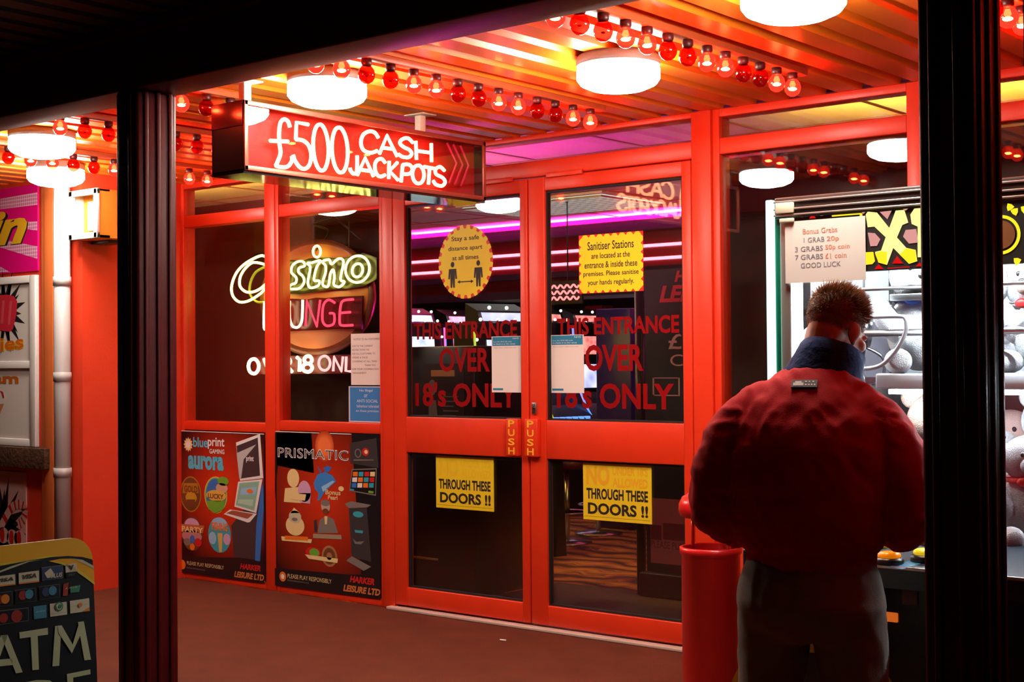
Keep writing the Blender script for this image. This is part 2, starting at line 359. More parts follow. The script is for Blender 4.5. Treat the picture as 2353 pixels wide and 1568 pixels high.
def push(r, x0, x1):
    pl = part(MB().rbox(x0, x1, F - 0.05, F - 0.0115, 0.94, 1.146, RED, 0.006), 'push_plate', r, 'raised red push plate')
    p = YP(F - 0.0503); p.l = 1; c = (x0 + x1) / 2; w = 0.023
    for i, ch in enumerate('PUSH'): p.text(ch, c - w, 1.146 - 0.05 * (i + 1) + 0.004, c + w, 1.146 - 0.05 * i - 0.008, mat('push_yellow', (0.95, 0.5, 0.02), 0.5), bold=0.02)
    o = p.mb.build('push_lettering', fix=False); o.parent = pl; o.location = -parent_world(pl)
push(d1, -4.998, -4.915); push(d2, -4.868, -4.778)
part(MB().rbox(-4.836, -4.806, F - 0.022, F - 0.011, 1.17, 1.235, STEEL, 0.004).lathe([(0.008, 0), (0.008, 0.006), (0.0, 0.006)], BLACK, (-4.821, F - 0.024, 1.205), 12, 'y'), 'lock_cylinder', d2, 'steel lock plate')
for r_, xa in ((d1, -5.2), (d2, -4.72)):
    part(MB().rbox(xa, xa + 0.24, F - 0.028, F - 0.01, 2.452, 2.478, RED, 0.003), 'closer_arm', r_)

# ------------------------------------------------------------------ inside
PURP = mat('ceiling_tile', (0.72, 0.6, 0.66), 0.8, vary=0.06, vscale=60)
ICE = 2.86
mb = MB().box(-22, 2, F + 0.1, 14.5, ICE, ICE + 0.05, PURP)
struct(mb, 'ceiling', 'suspended tile ceiling inside the arcade', 'ceiling')
g = MB(); GRID = mat('pink_ceiling_grid', (0.55, 0.2, 0.25), 0.35, 0.3); GRIDD = mat('dark_ceiling_grid', (0.02, 0.015, 0.015), 0.5)
x = -21.4
while x < 2: g.box(x - 0.013, x + 0.013, F + 0.1, 14.5, ICE - 0.006, ICE - 0.001, GRIDD if x > -3.8 else GRID); x += 0.9
y = 6.75
while y < 14: g.box(-22, 2, y - 0.013, y + 0.013, ICE - 0.008, ICE - 0.002, GRID); y += 0.9
struct(g, 'trim_5', 'thin grid between the inside ceiling tiles', 'ceiling grid')
struct(MB().box(-22, 2, 14.4, 14.5, 0, ICE, mat('dark_red_wall', (0.12, 0.012, 0.014), 0.6)), 'wall_back', 'dark red back wall of the arcade', 'wall')
struct(MB().box(-22.1, -22, F, 14.5, 0, ICE, BROWN), 'wall_side', 'dark side wall deep inside the arcade', 'wall')
struct(MB().box(1.9, 2, F, 14.5, 0, ICE, BROWN), 'wall_right', 'dark side wall behind the grab machine window', 'wall')
# boarding behind the side windows
struct(MB().box(-9.6, -6.33, 6.56, 6.6, 0, 2.62, BROWN), 'wall_display', 'dark brown boarding behind the casino neon window', 'boarding')
struct(MB().box(-4.40, 1.9, 6.95, 7.0, 0, 2.6, BROWN), 'wall_display', 'dark brown boarding in the window behind the grab machine', 'boarding')
struct(MB().box(-3.1, -2.75, 6.85, 6.95, 0.0, 2.6, mat('brown_curtain', (0.06, 0.025, 0.012), 0.8, vary=0.3)), 'trim_6', 'brown upright panel inside the window behind the grab machine', 'panel')
# bulkhead with neon lines
BY = 11.2
struct(MB().box(-22, 2, BY, BY + 0.5, 2.18, ICE, mat('bulkhead_red', (0.14, 0.008, 0.02), 0.25, coat=0.4)).box(-22, 2, BY - 0.14, BY, 2.70, 2.78, MATTBLACK).box(-22, 2, BY - 0.14, BY - 0.12, 2.78, 2.80, MATTBLACK).box(-22, 2, BY - 0.06, BY, 2.3, 2.36, MATTBLACK).box(-22, 2, BY - 0.1, BY + 0.5, 2.10, 2.18, MATTBLACK), 'beam', 'dark red bulkhead with steps across the arcade ceiling', 'bulkhead')
NPK = glow('neon_red_white', (1.0, 0.16, 0.22), 6 * INNER / 6); MAG = glow('magenta_fill', (1.0, 0.02, 0.42), INNER * 170.0)
for z, lab in ((2.555, 'upper red neon line on the dark bulkhead inside'), (2.43, 'lower red neon line on the dark bulkhead inside')):
    tag(MB().tube([(-20, BY - 0.05, z), (-3, BY - 0.05, z)], 0.015, NPK, 8).build('neon_tube'), lab, 'neon light', 'neon lines on the bulkhead')
tag(MB().rbox(-20, -3, BY - 0.09, BY - 0.05, 2.781, 2.789, MAG, 0.004).build('led_strip'), 'unseen magenta strip on the inside bulkhead, added to tint the ceiling', 'light strip')  # hidden glowing strip added to turn the inside ceiling magenta
r = thing('ceiling_light', tuple(atD(1290, 484, 12.4)), 'square white louvred ceiling light inside the right door', 'ceiling light')
c = parent_world(r)
part(MB().rbox(c.x - 0.8, c.x + 0.8, c.y - 0.5, c.y + 0.5, ICE - 0.03, ICE - 0.007, WHITE, 0.004), 'frame', r)
lv = MB().box(c.x - 0.76, c.x + 0.76, c.y - 0.45, c.y + 0.45, ICE - 0.034, ICE - 0.031, glow('louvre_white', (0.85, 1, 0.92), 1.3))
part(lv, 'diffuser', r)
lv = MB()
for i in range(16): xx = c.x - 0.75 + 0.1 * i; lv.box(xx - 0.006, xx + 0.006, c.y - 0.45, c.y + 0.45, ICE - 0.05, ICE - 0.035, STEEL)
for i in range(10): yy = c.y - 0.45 + 0.1 * i; lv.box(c.x - 0.76, c.x + 0.76, yy - 0.006, yy + 0.006, ICE - 0.05, ICE - 0.035, STEEL)
part(lv, 'louvre', r)
tag(MB().rbox(-5.7, -3.95, 6.2, 7.35, 0.0, 0.012, mat('grey_doormat', (0.07, 0.055, 0.035), 0.95, vary=0.4, vscale=40, bump=0.4), 0.003).build('doormat'), 'dark grey-green doormat just inside the doors', 'doormat')

WT = glow('ceiling_fill_warm', (1.0, 0.62, 0.06), 90.0)  # glow for hidden strips added to yellow the ceiling behind the transoms
tag(MB().rbox(-9.4, -6.5, 6.61, 6.65, 2.50, 2.54, WT, 0.004).build('ceiling_fill'), 'unseen warm strip behind the casino window boarding, added to light the ceiling', 'light strip')
tag(MB().rbox(-3.7, -0.2, 7.01, 7.05, 2.46, 2.50, WT, 0.004).build('ceiling_fill'), 'unseen warm strip behind the grab machine window boarding, added to light the ceiling', 'light strip')


r = thing('ceiling_light', (-6.95, 7.6, ICE), 'unseen warm ceiling panel, added behind the hanging jackpots sign to light the carpet', 'ceiling light')  # extra fixture added out of sight to brighten the carpet
part(MB().rbox(-7.4, -6.5, 7.25, 7.95, ICE - 0.03, ICE - 0.009, WHITE, 0.004), 'frame', r); part(MB().box(-7.35, -6.55, 7.3, 7.9, ICE - 0.034, ICE - 0.031, glow('carpet_fill', (1.0, 0.72, 0.4), 9.0)), 'diffuser', r)
mb = MB(); WV = glow('wave_red', (1.0, 0.2, 0.2), 3.0)
r = thing('neon_sign', tuple(atD(1300, 672, 12.0)), 'small wavy red neon deep inside, low left in the right door', 'neon sign'); c = parent_world(r)
part(MB().rbox(c.x - 0.2, c.x + 0.16, c.y + 0.02, c.y + 0.04, c.z - 0.1, c.z + 0.1, MATTBLACK, 0.004).tube([(c.x, c.y + 0.03, c.z + 0.1), (c.x, c.y + 0.03, ICE)], 0.006, BLACK, 6), 'back_panel', r)
for dz in (-0.05, 0.0, 0.05): part(MB().tube([(c.x - 0.18 + 0.01 * i, c.y, c.z + dz + 0.014 * math.sin(i * 0.9 + dz * 60)) for i in range(33)], 0.008, WV, 6), 'neon_tube', r)
# ------------------------------------------------------------------ canopy lamps and bulbs
LW = glow('lamp_diffuser', (1.0, 0.93, 0.80), LAMP)
def lamp(x, y, label):
    r = thing('bulkhead_lamp', (x, y, CEIL), label, 'ceiling lamp', 'round white canopy lamps')
    part(MB().lathe([(0.0, CEIL), (0.165, CEIL), (0.172, CEIL - 0.012), (0.172, CEIL - 0.04), (0.165, CEIL - 0.045), (0, CEIL - 0.045)], mat('lamp_base', (0.5, 0.5, 0.5), 0.4), (x, y, 0), 40), 'base', r)
    part(MB().lathe([(0.16, CEIL - 0.045), (0.170, CEIL - 0.055), (0.170, CEIL - 0.095), (0.155, CEIL - 0.115), (0.115, CEIL - 0.133), (0.06, CEIL - 0.143), (0, CEIL - 0.146)], LW, (x, y, 0), 32), 'diffuser', r, 'glowing white diffuser')
lamp(-4.47, 4.17, 'round white canopy lamp just behind the hanging jackpots sign')
lamp(-3.33, 4.72, 'round white canopy lamp above the right hand door leaf')
lamp(-2.21, 4.12, 'round white canopy lamp cut by the top edge above the man')
lamp(-6.68, 4.18, 'round white canopy lamp nearer the beam above the pink kiosk sign')
lamp(-7.68, 4.90, 'round white canopy lamp above the drainpipe and wall box')
SHELL = clear('red_bulb_glass', (0.9, 0.10, 0.06), 0.06); SHELLON = clear('lit_red_bulb_glass', (1.0, 0.12, 0.07), 0.05, emit=(1, 0.04, 0.02), es=1.3)
FIL = glow('bulb_filament', (1.0, 0.36, 0.14), BULB); FILOFF = mat('bulb_filament_cold', (0.5, 0.3, 0.2), 0.4)
def bulb_master(lit):
    r = bpy.data.objects.new('light_bulb', None)
    gp = [(0.014, -0.022), (0.021, -0.031), (0.0305, -0.043), (0.035, -0.060), (0.033, -0.076), (0.0245, -0.090), (0.012, -0.0985), (0, -0.100)]
    a = MB().lathe([(0, 0), (0.021, 0), (0.022, -0.02), (0.018, -0.030), (0.0, -0.031)], mat('bulb_socket', (0.06, 0.01, 0.01), 0.4), (0, 0, 0), 14).build('socket', fix=True)
    b = MB().lathe(gp, SHELLON if lit else SHELL, (0, 0, 0), 20).build('globe')
    c = MB().ball((0, 0, -0.068), (0.018, 0.018, 0.007), FIL if lit else FILOFF, 12).build('filament')
    if not lit: c.scale = (0.45, 0.45, 0.6)
    if not lit: c.location.z = -0.027
    return r, (a, b, c)
MAST = {k: bulb_master(k) for k in (True, False)}
ORD = ['', 'second ', 'third ', 'fourth ', 'fifth ', 'sixth ', 'seventh ', 'eighth ', 'ninth ', 'tenth ', 'eleventh ', 'twelfth ', 'thirteenth ', 'fourteenth ', 'fifteenth ']
first = {True: True, False: True}
BZ = CEIL - 0.03
def bulb(x, y, lit, label, group):
    r, ps = MAST[lit]
    if first[lit]:
        first[lit] = False; col.objects.link(r); n = r
        for p in ps: p.parent = r
    else:
        n = r.copy(); col.objects.link(n)
        for p in ps: q = p.copy(); col.objects.link(q); q.parent = n
    n.location = (x, y, BZ); tag(n, label, 'light bulb', group)
def row(x, y0, ks, nm, group, rail=True):
    ys = [y0 - 0.1365 * k for k in ks]
    if rail:
        o = MB().rbox(x - 0.022, x + 0.022, min(ys) - 0.1, max(ys) + 0.1, BZ, CEIL + 0.0, RAIL, 0.004).build('lamp_batten')
        tag(o, 'thin red batten carrying the bulb %s' % nm, 'batten', 'bulb battens')
    for k_, y in zip(ks, ys):
        lit = (k_ // 2) % 2 == 0
        i = ks.index(k_)
        bulb(x, y, lit, '%s red bulb, %sfrom the shopfront in the %s' % ('lit' if lit else 'unlit', ORD[i] or 'first ', nm), group)
row(-4.03, 5.475, list(range(15)), 'row by the jackpots sign', 'bulbs in the row above the jackpots sign')
row(-2.885, 5.365, list(range(14)), 'row right of the doors', 'bulbs in the row right of the doors')
row(-5.09, 5.513, [10, 11, 12, 13], 'row left of the jackpots sign', 'bulbs in the row left of the jackpots sign')
row(-6.03, 5.51, [5, 6, 7, 8, 9, 10, 11, 12], 'row behind the left post', 'bulbs in the row behind the dark post')
row(-7.1, 5.60, list(range(12)), 'row over the kiosk', 'bulbs in the row over the kiosk')
row(-1.74, 5.43, list(range(9)), 'row right of the right post', 'bulbs in the row right of the post')
row(-0.62, 5.43, list(range(2, 14)), 'unseen row added past the right edge', 'bulbs in the unseen row added on the right')  # bulbs added out of view to redden the right post's side

# ------------------------------------------------------------------ hanging neon sign
SX = -4.79; SY0, SY1, SZ0, SZ1 = 3.975, 5.58, 2.297, 2.603; ST = 0.215
def spx(x, y, off=0.0):
    p = onX(400 + x / 3.1373, 200 + y / 3.1373, SX); return Vector((SX - off, p.y, p.z))
r = thing('neon_sign', (SX - ST / 2, (SY0 + SY1) / 2, SZ0), 'hanging black box sign with lit neon letters for cash jackpots', 'neon sign')
b = 0.022
mb = MB().box(SX - ST, SX, SY0, SY1, SZ1 - 0.006, SZ1, BLACK).box(SX - ST, SX, SY0, SY1, SZ0, SZ0 + 0.006, BLACK).box(SX - ST, SX, SY0, SY0 + 0.006, SZ0, SZ1, BLACK).box(SX - ST, SX, SY1 - 0.006, SY1, SZ0, SZ1, BLACK).box(SX - ST, SX - ST + 0.006, SY0, SY1, SZ0, SZ1, BLACK)
part(mb, 'housing', r)
TRIMM = mat('sign_edge_metal', (0.45, 0.12, 0.08), 0.3, 0.5)
mb = MB()
for (a, c_, d, e) in ((SY0, SY1, SZ1 - b, SZ1), (SY0, SY1, SZ0, SZ0 + b), (SY0, SY0 + b, SZ0, SZ1), (SY1 - b, SY1, SZ0, SZ1)): mb.rbox(SX - 0.004, SX + 0.008, a, c_, d, e, TRIMM, 0.003)
part(mb, 'face_frame', r)
mb = MB().box(SX - 0.075, SX - 0.07, SY0 + 0.006, SY1 - 0.006, SZ0 + 0.006, SZ1 - 0.006, mat('sign_back_red', (0.42, 0.012, 0.01), 0.5, spec=0.2))
part(mb, 'back_panel', r)
part(MB().box(SX - 0.003, SX + 0.001, SY0 + b, SY1 - b, SZ0 + b, SZ1 - b, ACRYL), 'face_glass', r)
part(MB().box(SX - 0.06 - ST, SX - ST, SY0 + 0.02, SY1 - 0.02, SZ0, SZ0 + 0.001, BLACK).box(SX - ST - 0.001, SX - 0.0, SY0 + 0.0, SY1, SZ0 - 0.012, SZ0, mat('polished_black', (0.01, 0.01, 0.01), 0.08)), 'base_tray', r)
mb = MB().prism([(SY0 - 0.001, SZ1 - 0.11), (SY0 - 0.001, SZ1 - 0.003), (SY0 - 0.004, SZ1 - 0.003), (SY0 - 0.004, SZ1 - 0.11)], SX - ST + 0.002, SX - 0.004, mat('dark_red_gloss', (0.12, 0.01, 0.01), 0.15), 'YZ')
part(mb, 'end_panel', r, 'dark red glossy end panel')
for yy in (4.03, 5.15):
    part(MB().rbox(SX - 0.075, SX - 0.035, yy - 0.02, yy + 0.02, SZ1, CEIL, CREAM, 0.003).rbox(SX - 0.12, SX + 0.01, yy - 0.05, yy + 0.05, CEIL - 0.01, CEIL - 0.003, CREAM, 0.002), 'hanging_bracket', r)
NE = glow('neon_orange', (1.0, 0.36, 0.16), NEON); NDIM = mat('neon_tube_dim', (0.5, 0.01, 0.05), 0.3, emit=(1, 0.02, 0.08), es=0.25)
def neon(parent, strokes, px, m, name, rad, label=None, lift=0.0):
    mb = MB()
    for st in strokes:
        closed = st[0] == 'c'; smooth = st[0] != 'l'; pts = [px(x, y) for x, y in st[1]]
        if smooth: pts = smooth_path(pts, closed)
        mb.tube(pts, rad, m, 7, closed)
    return part(mb, name, parent, label)
off = lambda x, y: spx(x, y, 0.03)
LET = [('£', [('s', [(868, 285), (852, 240), (825, 228), (800, 250), (790, 320), (792, 400), (800, 470), (780, 530), (765, 562)]), ('s', [(765, 562), (800, 572), (850, 570), (880, 530), (882, 495)]), ('l', [(725, 382), (855, 388)])]),
 ('5', [('l', [(1000, 266), (915, 250), (910, 372)]), ('s', [(910, 372), (960, 380), (1000, 415), (1020, 480), (1010, 550), (980, 585), (940, 575), (905, 530), (890, 485)])]),
 ('0', [('c', ellp(1090, 432, 55, 168, -3))]), ('0', [('c', ellp(1227, 450, 57, 164, -3))]),
 ('C', [('s', [(1505, 362), (1480, 325), (1440, 315), (1400, 335), (1380, 385), (1388, 435), (1415, 462), (1455, 470), (1495, 455)])]),
 ('A', [('l', [(1512, 478), (1567, 345), (1640, 497)]), ('l', [(1532, 432), (1615, 444)])]),
 ('S', [('s', [(1755, 398), (1720, 366), (1680, 370), (1660, 400), (1690, 430), (1730, 450), (1745, 480), (1720, 503), (1680, 500), (1650, 480)])]),
 ('H', [('l', [(1775, 385), (1780, 520)]), ('l', [(1778, 455), (1886, 470)]), ('l', [(1886, 402), (1888, 537)])]),
 ('J', [('s', [(1352, 490), (1352, 560), (1348, 610), (1328, 622), (1305, 600), (1300, 578)])]),
 ('A', [('l', [(1352, 632), (1410, 507), (1470, 642)]), ('l', [(1375, 592), (1450, 602)])]),
 ('C', [('s', [(1555, 543), (1530, 515), (1497, 522), (1480, 560), (1487, 612), (1515, 642), (1552, 630)])]),
 ('K', [('l', [(1583, 530), (1580, 658)]), ('l', [(1642, 540), (1586, 602), (1648, 668)])]),
 ('P', [('l', [(1668, 682), (1680, 557)]), ('s', [(1680, 557), (1725, 555), (1750, 588), (1728, 622), (1676, 622)])]),
 ('O', [('c', ellp(1792, 627, 42, 66, -3))]),
 ('T', [('l', [(1835, 570), (1920, 586)]), ('l', [(1874, 578), (1866, 698)])]),
 ('S', [('s', [(1982, 600), (1950, 572), (1918, 588), (1922, 625), (1970, 652), (1986, 685), (1960, 710), (1920, 700), (1900, 672)])])]
for ch, st in LET: neon(r, st, off, NE, 'neon_letter', 0.009)
for i, st in enumerate(([(2000, 400), (2068, 545), (2015, 690)], [(2045, 410), (2112, 556), (2055, 700)], [(2095, 420), (2154, 562), (2100, 712)])):
    neon(r, [('l', st)], off, NDIM, 'neon_chevron', 0.006, 'dim red chevron tube')

# ------------------------------------------------------------------ casino neon in the window
CY = 6.3
def cpx(x, y, o=0.0): p = onY(530 + x / 4.611, 540 + y / 4.611, CY); return Vector((p.x, CY - o, p.z))
r = thing('neon_sign', (-6.9, CY, 1.45), 'round backed neon sign with yellow and red letters in the window', 'neon sign')
DISC = mat('sign_disc', (1.0, 0.42, 0.16), 0.4)
part(MB().lathe([(0, 0), (0.345, 0), (0.345, 0.02), (0, 0.02)], DISC, (-6.92, CY + 0.03, 1.9), 48, 'y', sx=1.45), 'backing_disc', r)
part(MB().lathe([(0.349, 0.0), (0.385, 0.0), (0.385, 0.025), (0.349, 0.025)], mat('disc_rim_brown', (0.2, 0.07, 0.03), 0.3), (-6.92, CY + 0.032, 1.89), 48, 'y', sx=1.42), 'disc_rim', r)
def cpoly(pts, y0, y1, m): return MB().prism([(cpx(a, b).x, cpx(a, b).z) for a, b in pts], y0, y1, m)
GB = mat('sign_black_acrylic', (0.02, 0.02, 0.008), 0.25)
part(cpoly([(500, 290), (640, 265), (720, 290), (820, 250), (1000, 235), (1100, 245), (1240, 235), (1400, 190), (1540, 240), (1540, 470), (1400, 545), (1200, 575), (1080, 580), (900, 605), (720, 630), (500, 610)], CY + 0.005, CY + 0.02, GB), 'letter_backing', r)
part(cpoly([(420, 700), (640, 675), (800, 685), (900, 665), (1000, 670), (1150, 655), (1390, 645), (1380, 1000), (1100, 1000), (900, 1010), (520, 1025), (420, 1025)], CY + 0.005, CY + 0.02, mat('sign_red_acrylic', (0.10, 0.006, 0.01), 0.25)), 'letter_backing', r)
NY = glow('neon_yellow', (1.0, 0.88, 0.16), NEON * 0.75); NR = glow('neon_red', (1.0, 0.05, 0.10), NEON * 0.2); NP = glow('neon_pink', (1.0, 0.36, 0.36), NEON * 0.22); NWP = glow('neon_warm_white', (1.0, 0.66, 0.34), NEON * 0.6)
GREEN = mat('neon_tube_green', (0.25, 0.3, 0.02), 0.3, emit=(0.5, 0.6, 0.02), es=0.25)
cf = lambda x, y: cpx(x, y, 0.03)
C1 = [('s', [(420, 240), (350, 225), (200, 300), (100, 400), (47, 540), (60, 650), (130, 712), (230, 700), (350, 625), (400, 570)]), ('s', [(430, 330), (350, 302), (260, 300), (180, 370), (135, 460), (137, 550), (200, 605), (280, 605), (350, 572), (400, 530)])]
neon(r, C1, cf, NY, 'neon_letter', 0.009)
neon(r, [('s', [(350, 340), (250, 400), (195, 520), (200, 640), (270, 710), (350, 712)])], lambda x, y: cpx(x, y, -0.01), GREEN, 'neon_tube', 0.009, 'dim green tube behind the capital letter')
neon(r, [('c', [(520, 318), (590, 292), (635, 312), (625, 400), (602, 500), (630, 542), (600, 582), (550, 587), (520, 540), (470, 575), (430, 520), (440, 420), (480, 340)])], cf, NY, 'neon_letter', 0.008)
neon(r, [('c', [(800, 285), (740, 290), (690, 330), (680, 400), (730, 455), (725, 510), (680, 530), (650, 560), (700, 577), (770, 565), (815, 500), (800, 440), (757, 400), (760, 355), (820, 330)])], cf, NY, 'neon_letter', 0.008)
neon(r, [('c', [(985, 275), (900, 298), (850, 305), (880, 350), (855, 500), (880, 562), (960, 542), (975, 490), (920, 480), (945, 350)]), ('c', ellp(950, 180, 40, 60))], cf, NY, 'neon_letter', 0.008)
neon(r, [('c', [(1010, 285), (1080, 265), (1105, 312), (1180, 255), (1232, 290), (1200, 470), (1242, 500), (1190, 552), (1130, 530), (1137, 450), (1122, 372), (1092, 420), (1072, 540), (1030, 547), (1010, 510), (1042, 400), (1042, 330)])], cf, NY, 'neon_letter', 0.008)
neon(r, [('c', ellp(1380, 365, 126, 142, 15, 12)), ('c', ellp(1380, 378, 55, 72, 15))], cf, NY, 'neon_letter', 0.008)
LO = [([('s', [(395, 705), (390, 985), (440, 990)])], NWP), ([('c', [(480, 728), (560, 722), (620, 745), (638, 800), (632, 910), (600, 972), (520, 990), (470, 960), (455, 860), (460, 770)])], NWP), ([('s', [(660, 700), (662, 880), (695, 970), (755, 975), (792, 900), (800, 690)])], NWP),
      ([('l', [(830, 968), (843, 700), (950, 972), (985, 690)])], NR), ([('s', [(1140, 722), (1080, 690), (1030, 722), (1010, 800), (1012, 920), (1060, 965), (1128, 940), (1132, 842), (1085, 832)])], NR), ([('s', [(1335, 685), (1230, 700), (1200, 760), (1190, 920), (1215, 960), (1330, 958)]), ('l', [(1205, 828), (1305, 820)])], NR)]
for st, m in LO: neon(r, st, cf, m, 'neon_letter', 0.0085)
mb = MB()
for xx in (-7.2, -6.6): mb.tube([(xx, CY + 0.04, 2.2), (xx, CY + 0.04, 2.86)], 0.004, BLACK, 6)
mb.tube(smooth_path([(-6.9, CY + 0.03, 2.2), (-6.8, CY + 0.05, 2.32), (-6.95, CY + 0.05, 2.38), (-6.75, CY + 0.05, 2.42), (-6.85, CY + 0.05, 2.48), (-6.5, CY + 0.05, 2.25)]), 0.006, BLACK, 6)
part(mb, 'hanging_cable', r)
r = thing('neon_sign', (-7.0, CY, 1.37), 'low red neon sign for over 18s, below the round casino sign', 'neon sign')
part(cpoly([(200, 1290), (1400, 1265), (1400, 1470), (200, 1480)], CY + 0.03, CY + 0.036, mat('clear_red_back', (0.12, 0.005, 0.008), 0.3)), 'back_panel', r)
O18 = [([('c', ellp(280, 1393, 55, 78))], NWP), ([('l', [(390, 1310), (432, 1452), (485, 1300)])], NWP), ([('l', [(565, 1300), (512, 1305), (505, 1452), (565, 1448)]), ('l', [(510, 1378), (560, 1376)])], NWP),
       ([('l', [(597, 1452), (605, 1302)]), ('s', [(605, 1302), (655, 1310), (668, 1350), (640, 1378), (602, 1382)]), ('l', [(630, 1382), (688, 1452)])], NWP), ([('l', [(738, 1297), (770, 1325), (765, 1448)])], NWP), ([('c', ellp(857, 1325, 40, 40)), ('c', ellp(850, 1408, 50, 44))], NWP),
       ([('c', ellp(1030, 1360, 60, 76))], NP), ([('l', [(1122, 1445), (1132, 1292), (1210, 1445), (1226, 1290)])], NP), ([('l', [(1262, 1290), (1256, 1442), (1320, 1448)])], NP), ([('l', [(1335, 1290), (1372, 1360), (1410, 1285)]), ('l', [(1372, 1360), (1368, 1448)])], NP)]
for st, m in O18: neon(r, st, cf, m, 'neon_letter', 0.012 if m is NWP else 0.009)
mb = MB()
for xx in (-7.4, -6.6): mb.tube([(xx, CY + 0.034, 1.48), (xx, CY + 0.034, 1.515)], 0.003, BLACK, 6)
part(mb, 'hanging_cable', r)

# ------------------------------------------------------------------ kick panel posters
def q(x, y, Y): p = onY(400 + x / 3.4836, 950 + y / 3.4836, Y); return (p.x, p.z)
PYZ = F - 0.004
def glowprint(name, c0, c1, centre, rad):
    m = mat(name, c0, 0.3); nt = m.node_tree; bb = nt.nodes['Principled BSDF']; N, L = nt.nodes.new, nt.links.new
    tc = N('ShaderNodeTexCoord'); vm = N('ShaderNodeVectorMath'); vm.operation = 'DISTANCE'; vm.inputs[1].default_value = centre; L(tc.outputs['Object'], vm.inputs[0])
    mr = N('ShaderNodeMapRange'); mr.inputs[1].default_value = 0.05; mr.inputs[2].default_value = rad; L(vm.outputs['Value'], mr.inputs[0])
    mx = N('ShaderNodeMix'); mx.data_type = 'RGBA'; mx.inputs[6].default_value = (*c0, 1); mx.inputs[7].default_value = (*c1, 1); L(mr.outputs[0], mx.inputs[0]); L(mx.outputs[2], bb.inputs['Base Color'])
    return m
class PPrint(Print):
    def qp(s, pts, m, l): return s.poly([q(a, b, PYZ) for a, b in pts], m, l)
    def qt(s, t, x0, y0, x1, y1, m, l, **k):
        a = q(x0, y1, PYZ); e = q(x0, y0, PYZ); c = q(x1, y0, PYZ); return s.text(t, a[0], a[1], c[0], e[1], m, l, **k)
    def qe(s, cx, cy_, rx, ry, m, l, **k):
        a = q(cx, cy_, PYZ); d = q(cx + rx, cy_, PYZ); e = q(cx, cy_ - ry, PYZ); return s.ell(a[0], a[1], d[0] - a[0], e[1] - a[1], m, l, **k)
    def qs(s, cx, cy_, rx, ry, n, m, l, inner=0.7, **k):
        a = q(cx, cy_, PYZ); d = q(cx + rx, cy_, PYZ); e = q(cx, cy_ - ry, PYZ); R = e[1] - a[1]; return s.star(a[0], a[1], R * inner, R, n, m, l, sx=(d[0] - a[0]) / R, **k)
def PP(): return PPrint((0, PYZ, 0), (1, 0, 0), (0, 0, 1), (0, -1, 0), 0.0006)
WP = mat('print_white', (0.85, 0.85, 0.82), 0.4); CYN = mat('print_cyan', (0.08, 0.55, 0.75), 0.4); GOLD = mat('print_gold', (0.45, 0.22, 0.02), 0.4); GRN = mat('print_green', (0.15, 0.45, 0.04), 0.4)
PB = mat('print_blue', (0.03, 0.18, 0.6), 0.4); PBR = mat('print_brown', (0.16, 0.06, 0.02), 0.4); POR = mat('print_orange', (0.85, 0.2, 0.02), 0.4); PRD = mat('print_red', (0.6, 0.02, 0.02), 0.4); PBK = mat('print_black', (0.01, 0.01, 0.012), 0.3)
PYL = mat('print_pale_yellow', (0.85, 0.68, 0.3), 0.4); PPK = mat('print_mauve', (0.65, 0.4, 0.6), 0.4); PGY = mat('print_grey', (0.2, 0.19, 0.17), 0.4); PDG = mat('print_dark_grey', (0.04, 0.04, 0.045), 0.35); PTL = mat('print_teal', (0.04, 0.4, 0.5), 0.4); PLB = mat('print_light_blue', (0.3, 0.6, 0.85), 0.4); PSC = mat('print_screen_green', (0.25, 0.55, 0.4), 0.4)
cc = q(400, 620, PYZ)
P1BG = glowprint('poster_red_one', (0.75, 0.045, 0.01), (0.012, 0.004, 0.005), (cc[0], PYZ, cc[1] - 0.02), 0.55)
p = PP(); p.mb = MB()
p.slabpoly([(-7.955, 0.052), (-7.068, 0.052), (-7.068, 1.006), (-7.955, 1.006)], 0.003, PBK)
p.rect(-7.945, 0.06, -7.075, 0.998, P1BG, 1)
p.rect(-7.955, 1.002, -7.07, 1.007, WP, 1); p.rect(-7.955, 0.051, -7.07, 0.055, WP, 1)
p.qp([(27, 1150), (720, 1160), (724, 1362), (30, 1272)], PBK, 2)
p.qs(115, 250, 38, 60, 12, PYL, 3); p.qe(115, 250, 18, 28, WP, 4)
p.qt('blue', 155, 190, 272, 270, CYN, 4, bold=0.02); p.qt('print', 272, 192, 405, 285, WP, 4, bold=0.02); p.qt('GAMING', 285, 285, 405, 322, WP, 4, bold=0.02)
p.qt('aurora', 115, 335, 398, 445, CYN, 4, bold=0.045)
p.qe(135, 648, 84, 143, GOLD, 3); p.qe(135, 648, 76, 133, PBR, 4); p.qp([(80, 560), (190, 560), (200, 640), (70, 640)], GOLD, 5); p.qe(140, 675, 45, 45, mat('print_amber', (0.6, 0.35, 0.02), 0.4), 6); p.qp([(105, 690), (175, 690), (155, 770), (125, 770)], PBR, 7); p.qt('GOLD', 85, 575, 190, 630, PBR, 7, bold=0.03)
p.qe(335, 655, 92, 148, mat('print_rain_yellow', (0.8, 0.6, 0.05), 0.4), 3); p.qe(335, 655, 85, 140, mat('print_rain_green', (0.1, 0.5, 0.25), 0.4), 4); p.qe(335, 655, 76, 130, PB, 5); p.qe(395, 545, 45, 36, GRN, 6); p.qe(385, 600, 48, 40, mat('print_flesh', (0.7, 0.4, 0.25), 0.4), 6); p.qe(340, 660, 80, 45, mat('print_gold_light', (0.75, 0.5, 0.08), 0.4), 7); p.qp([(262, 700), (410, 700), (400, 770), (335, 800), (280, 770)], GRN, 7); p.qt('LUCKY', 275, 640, 400, 680, PBR, 8, bold=0.03)
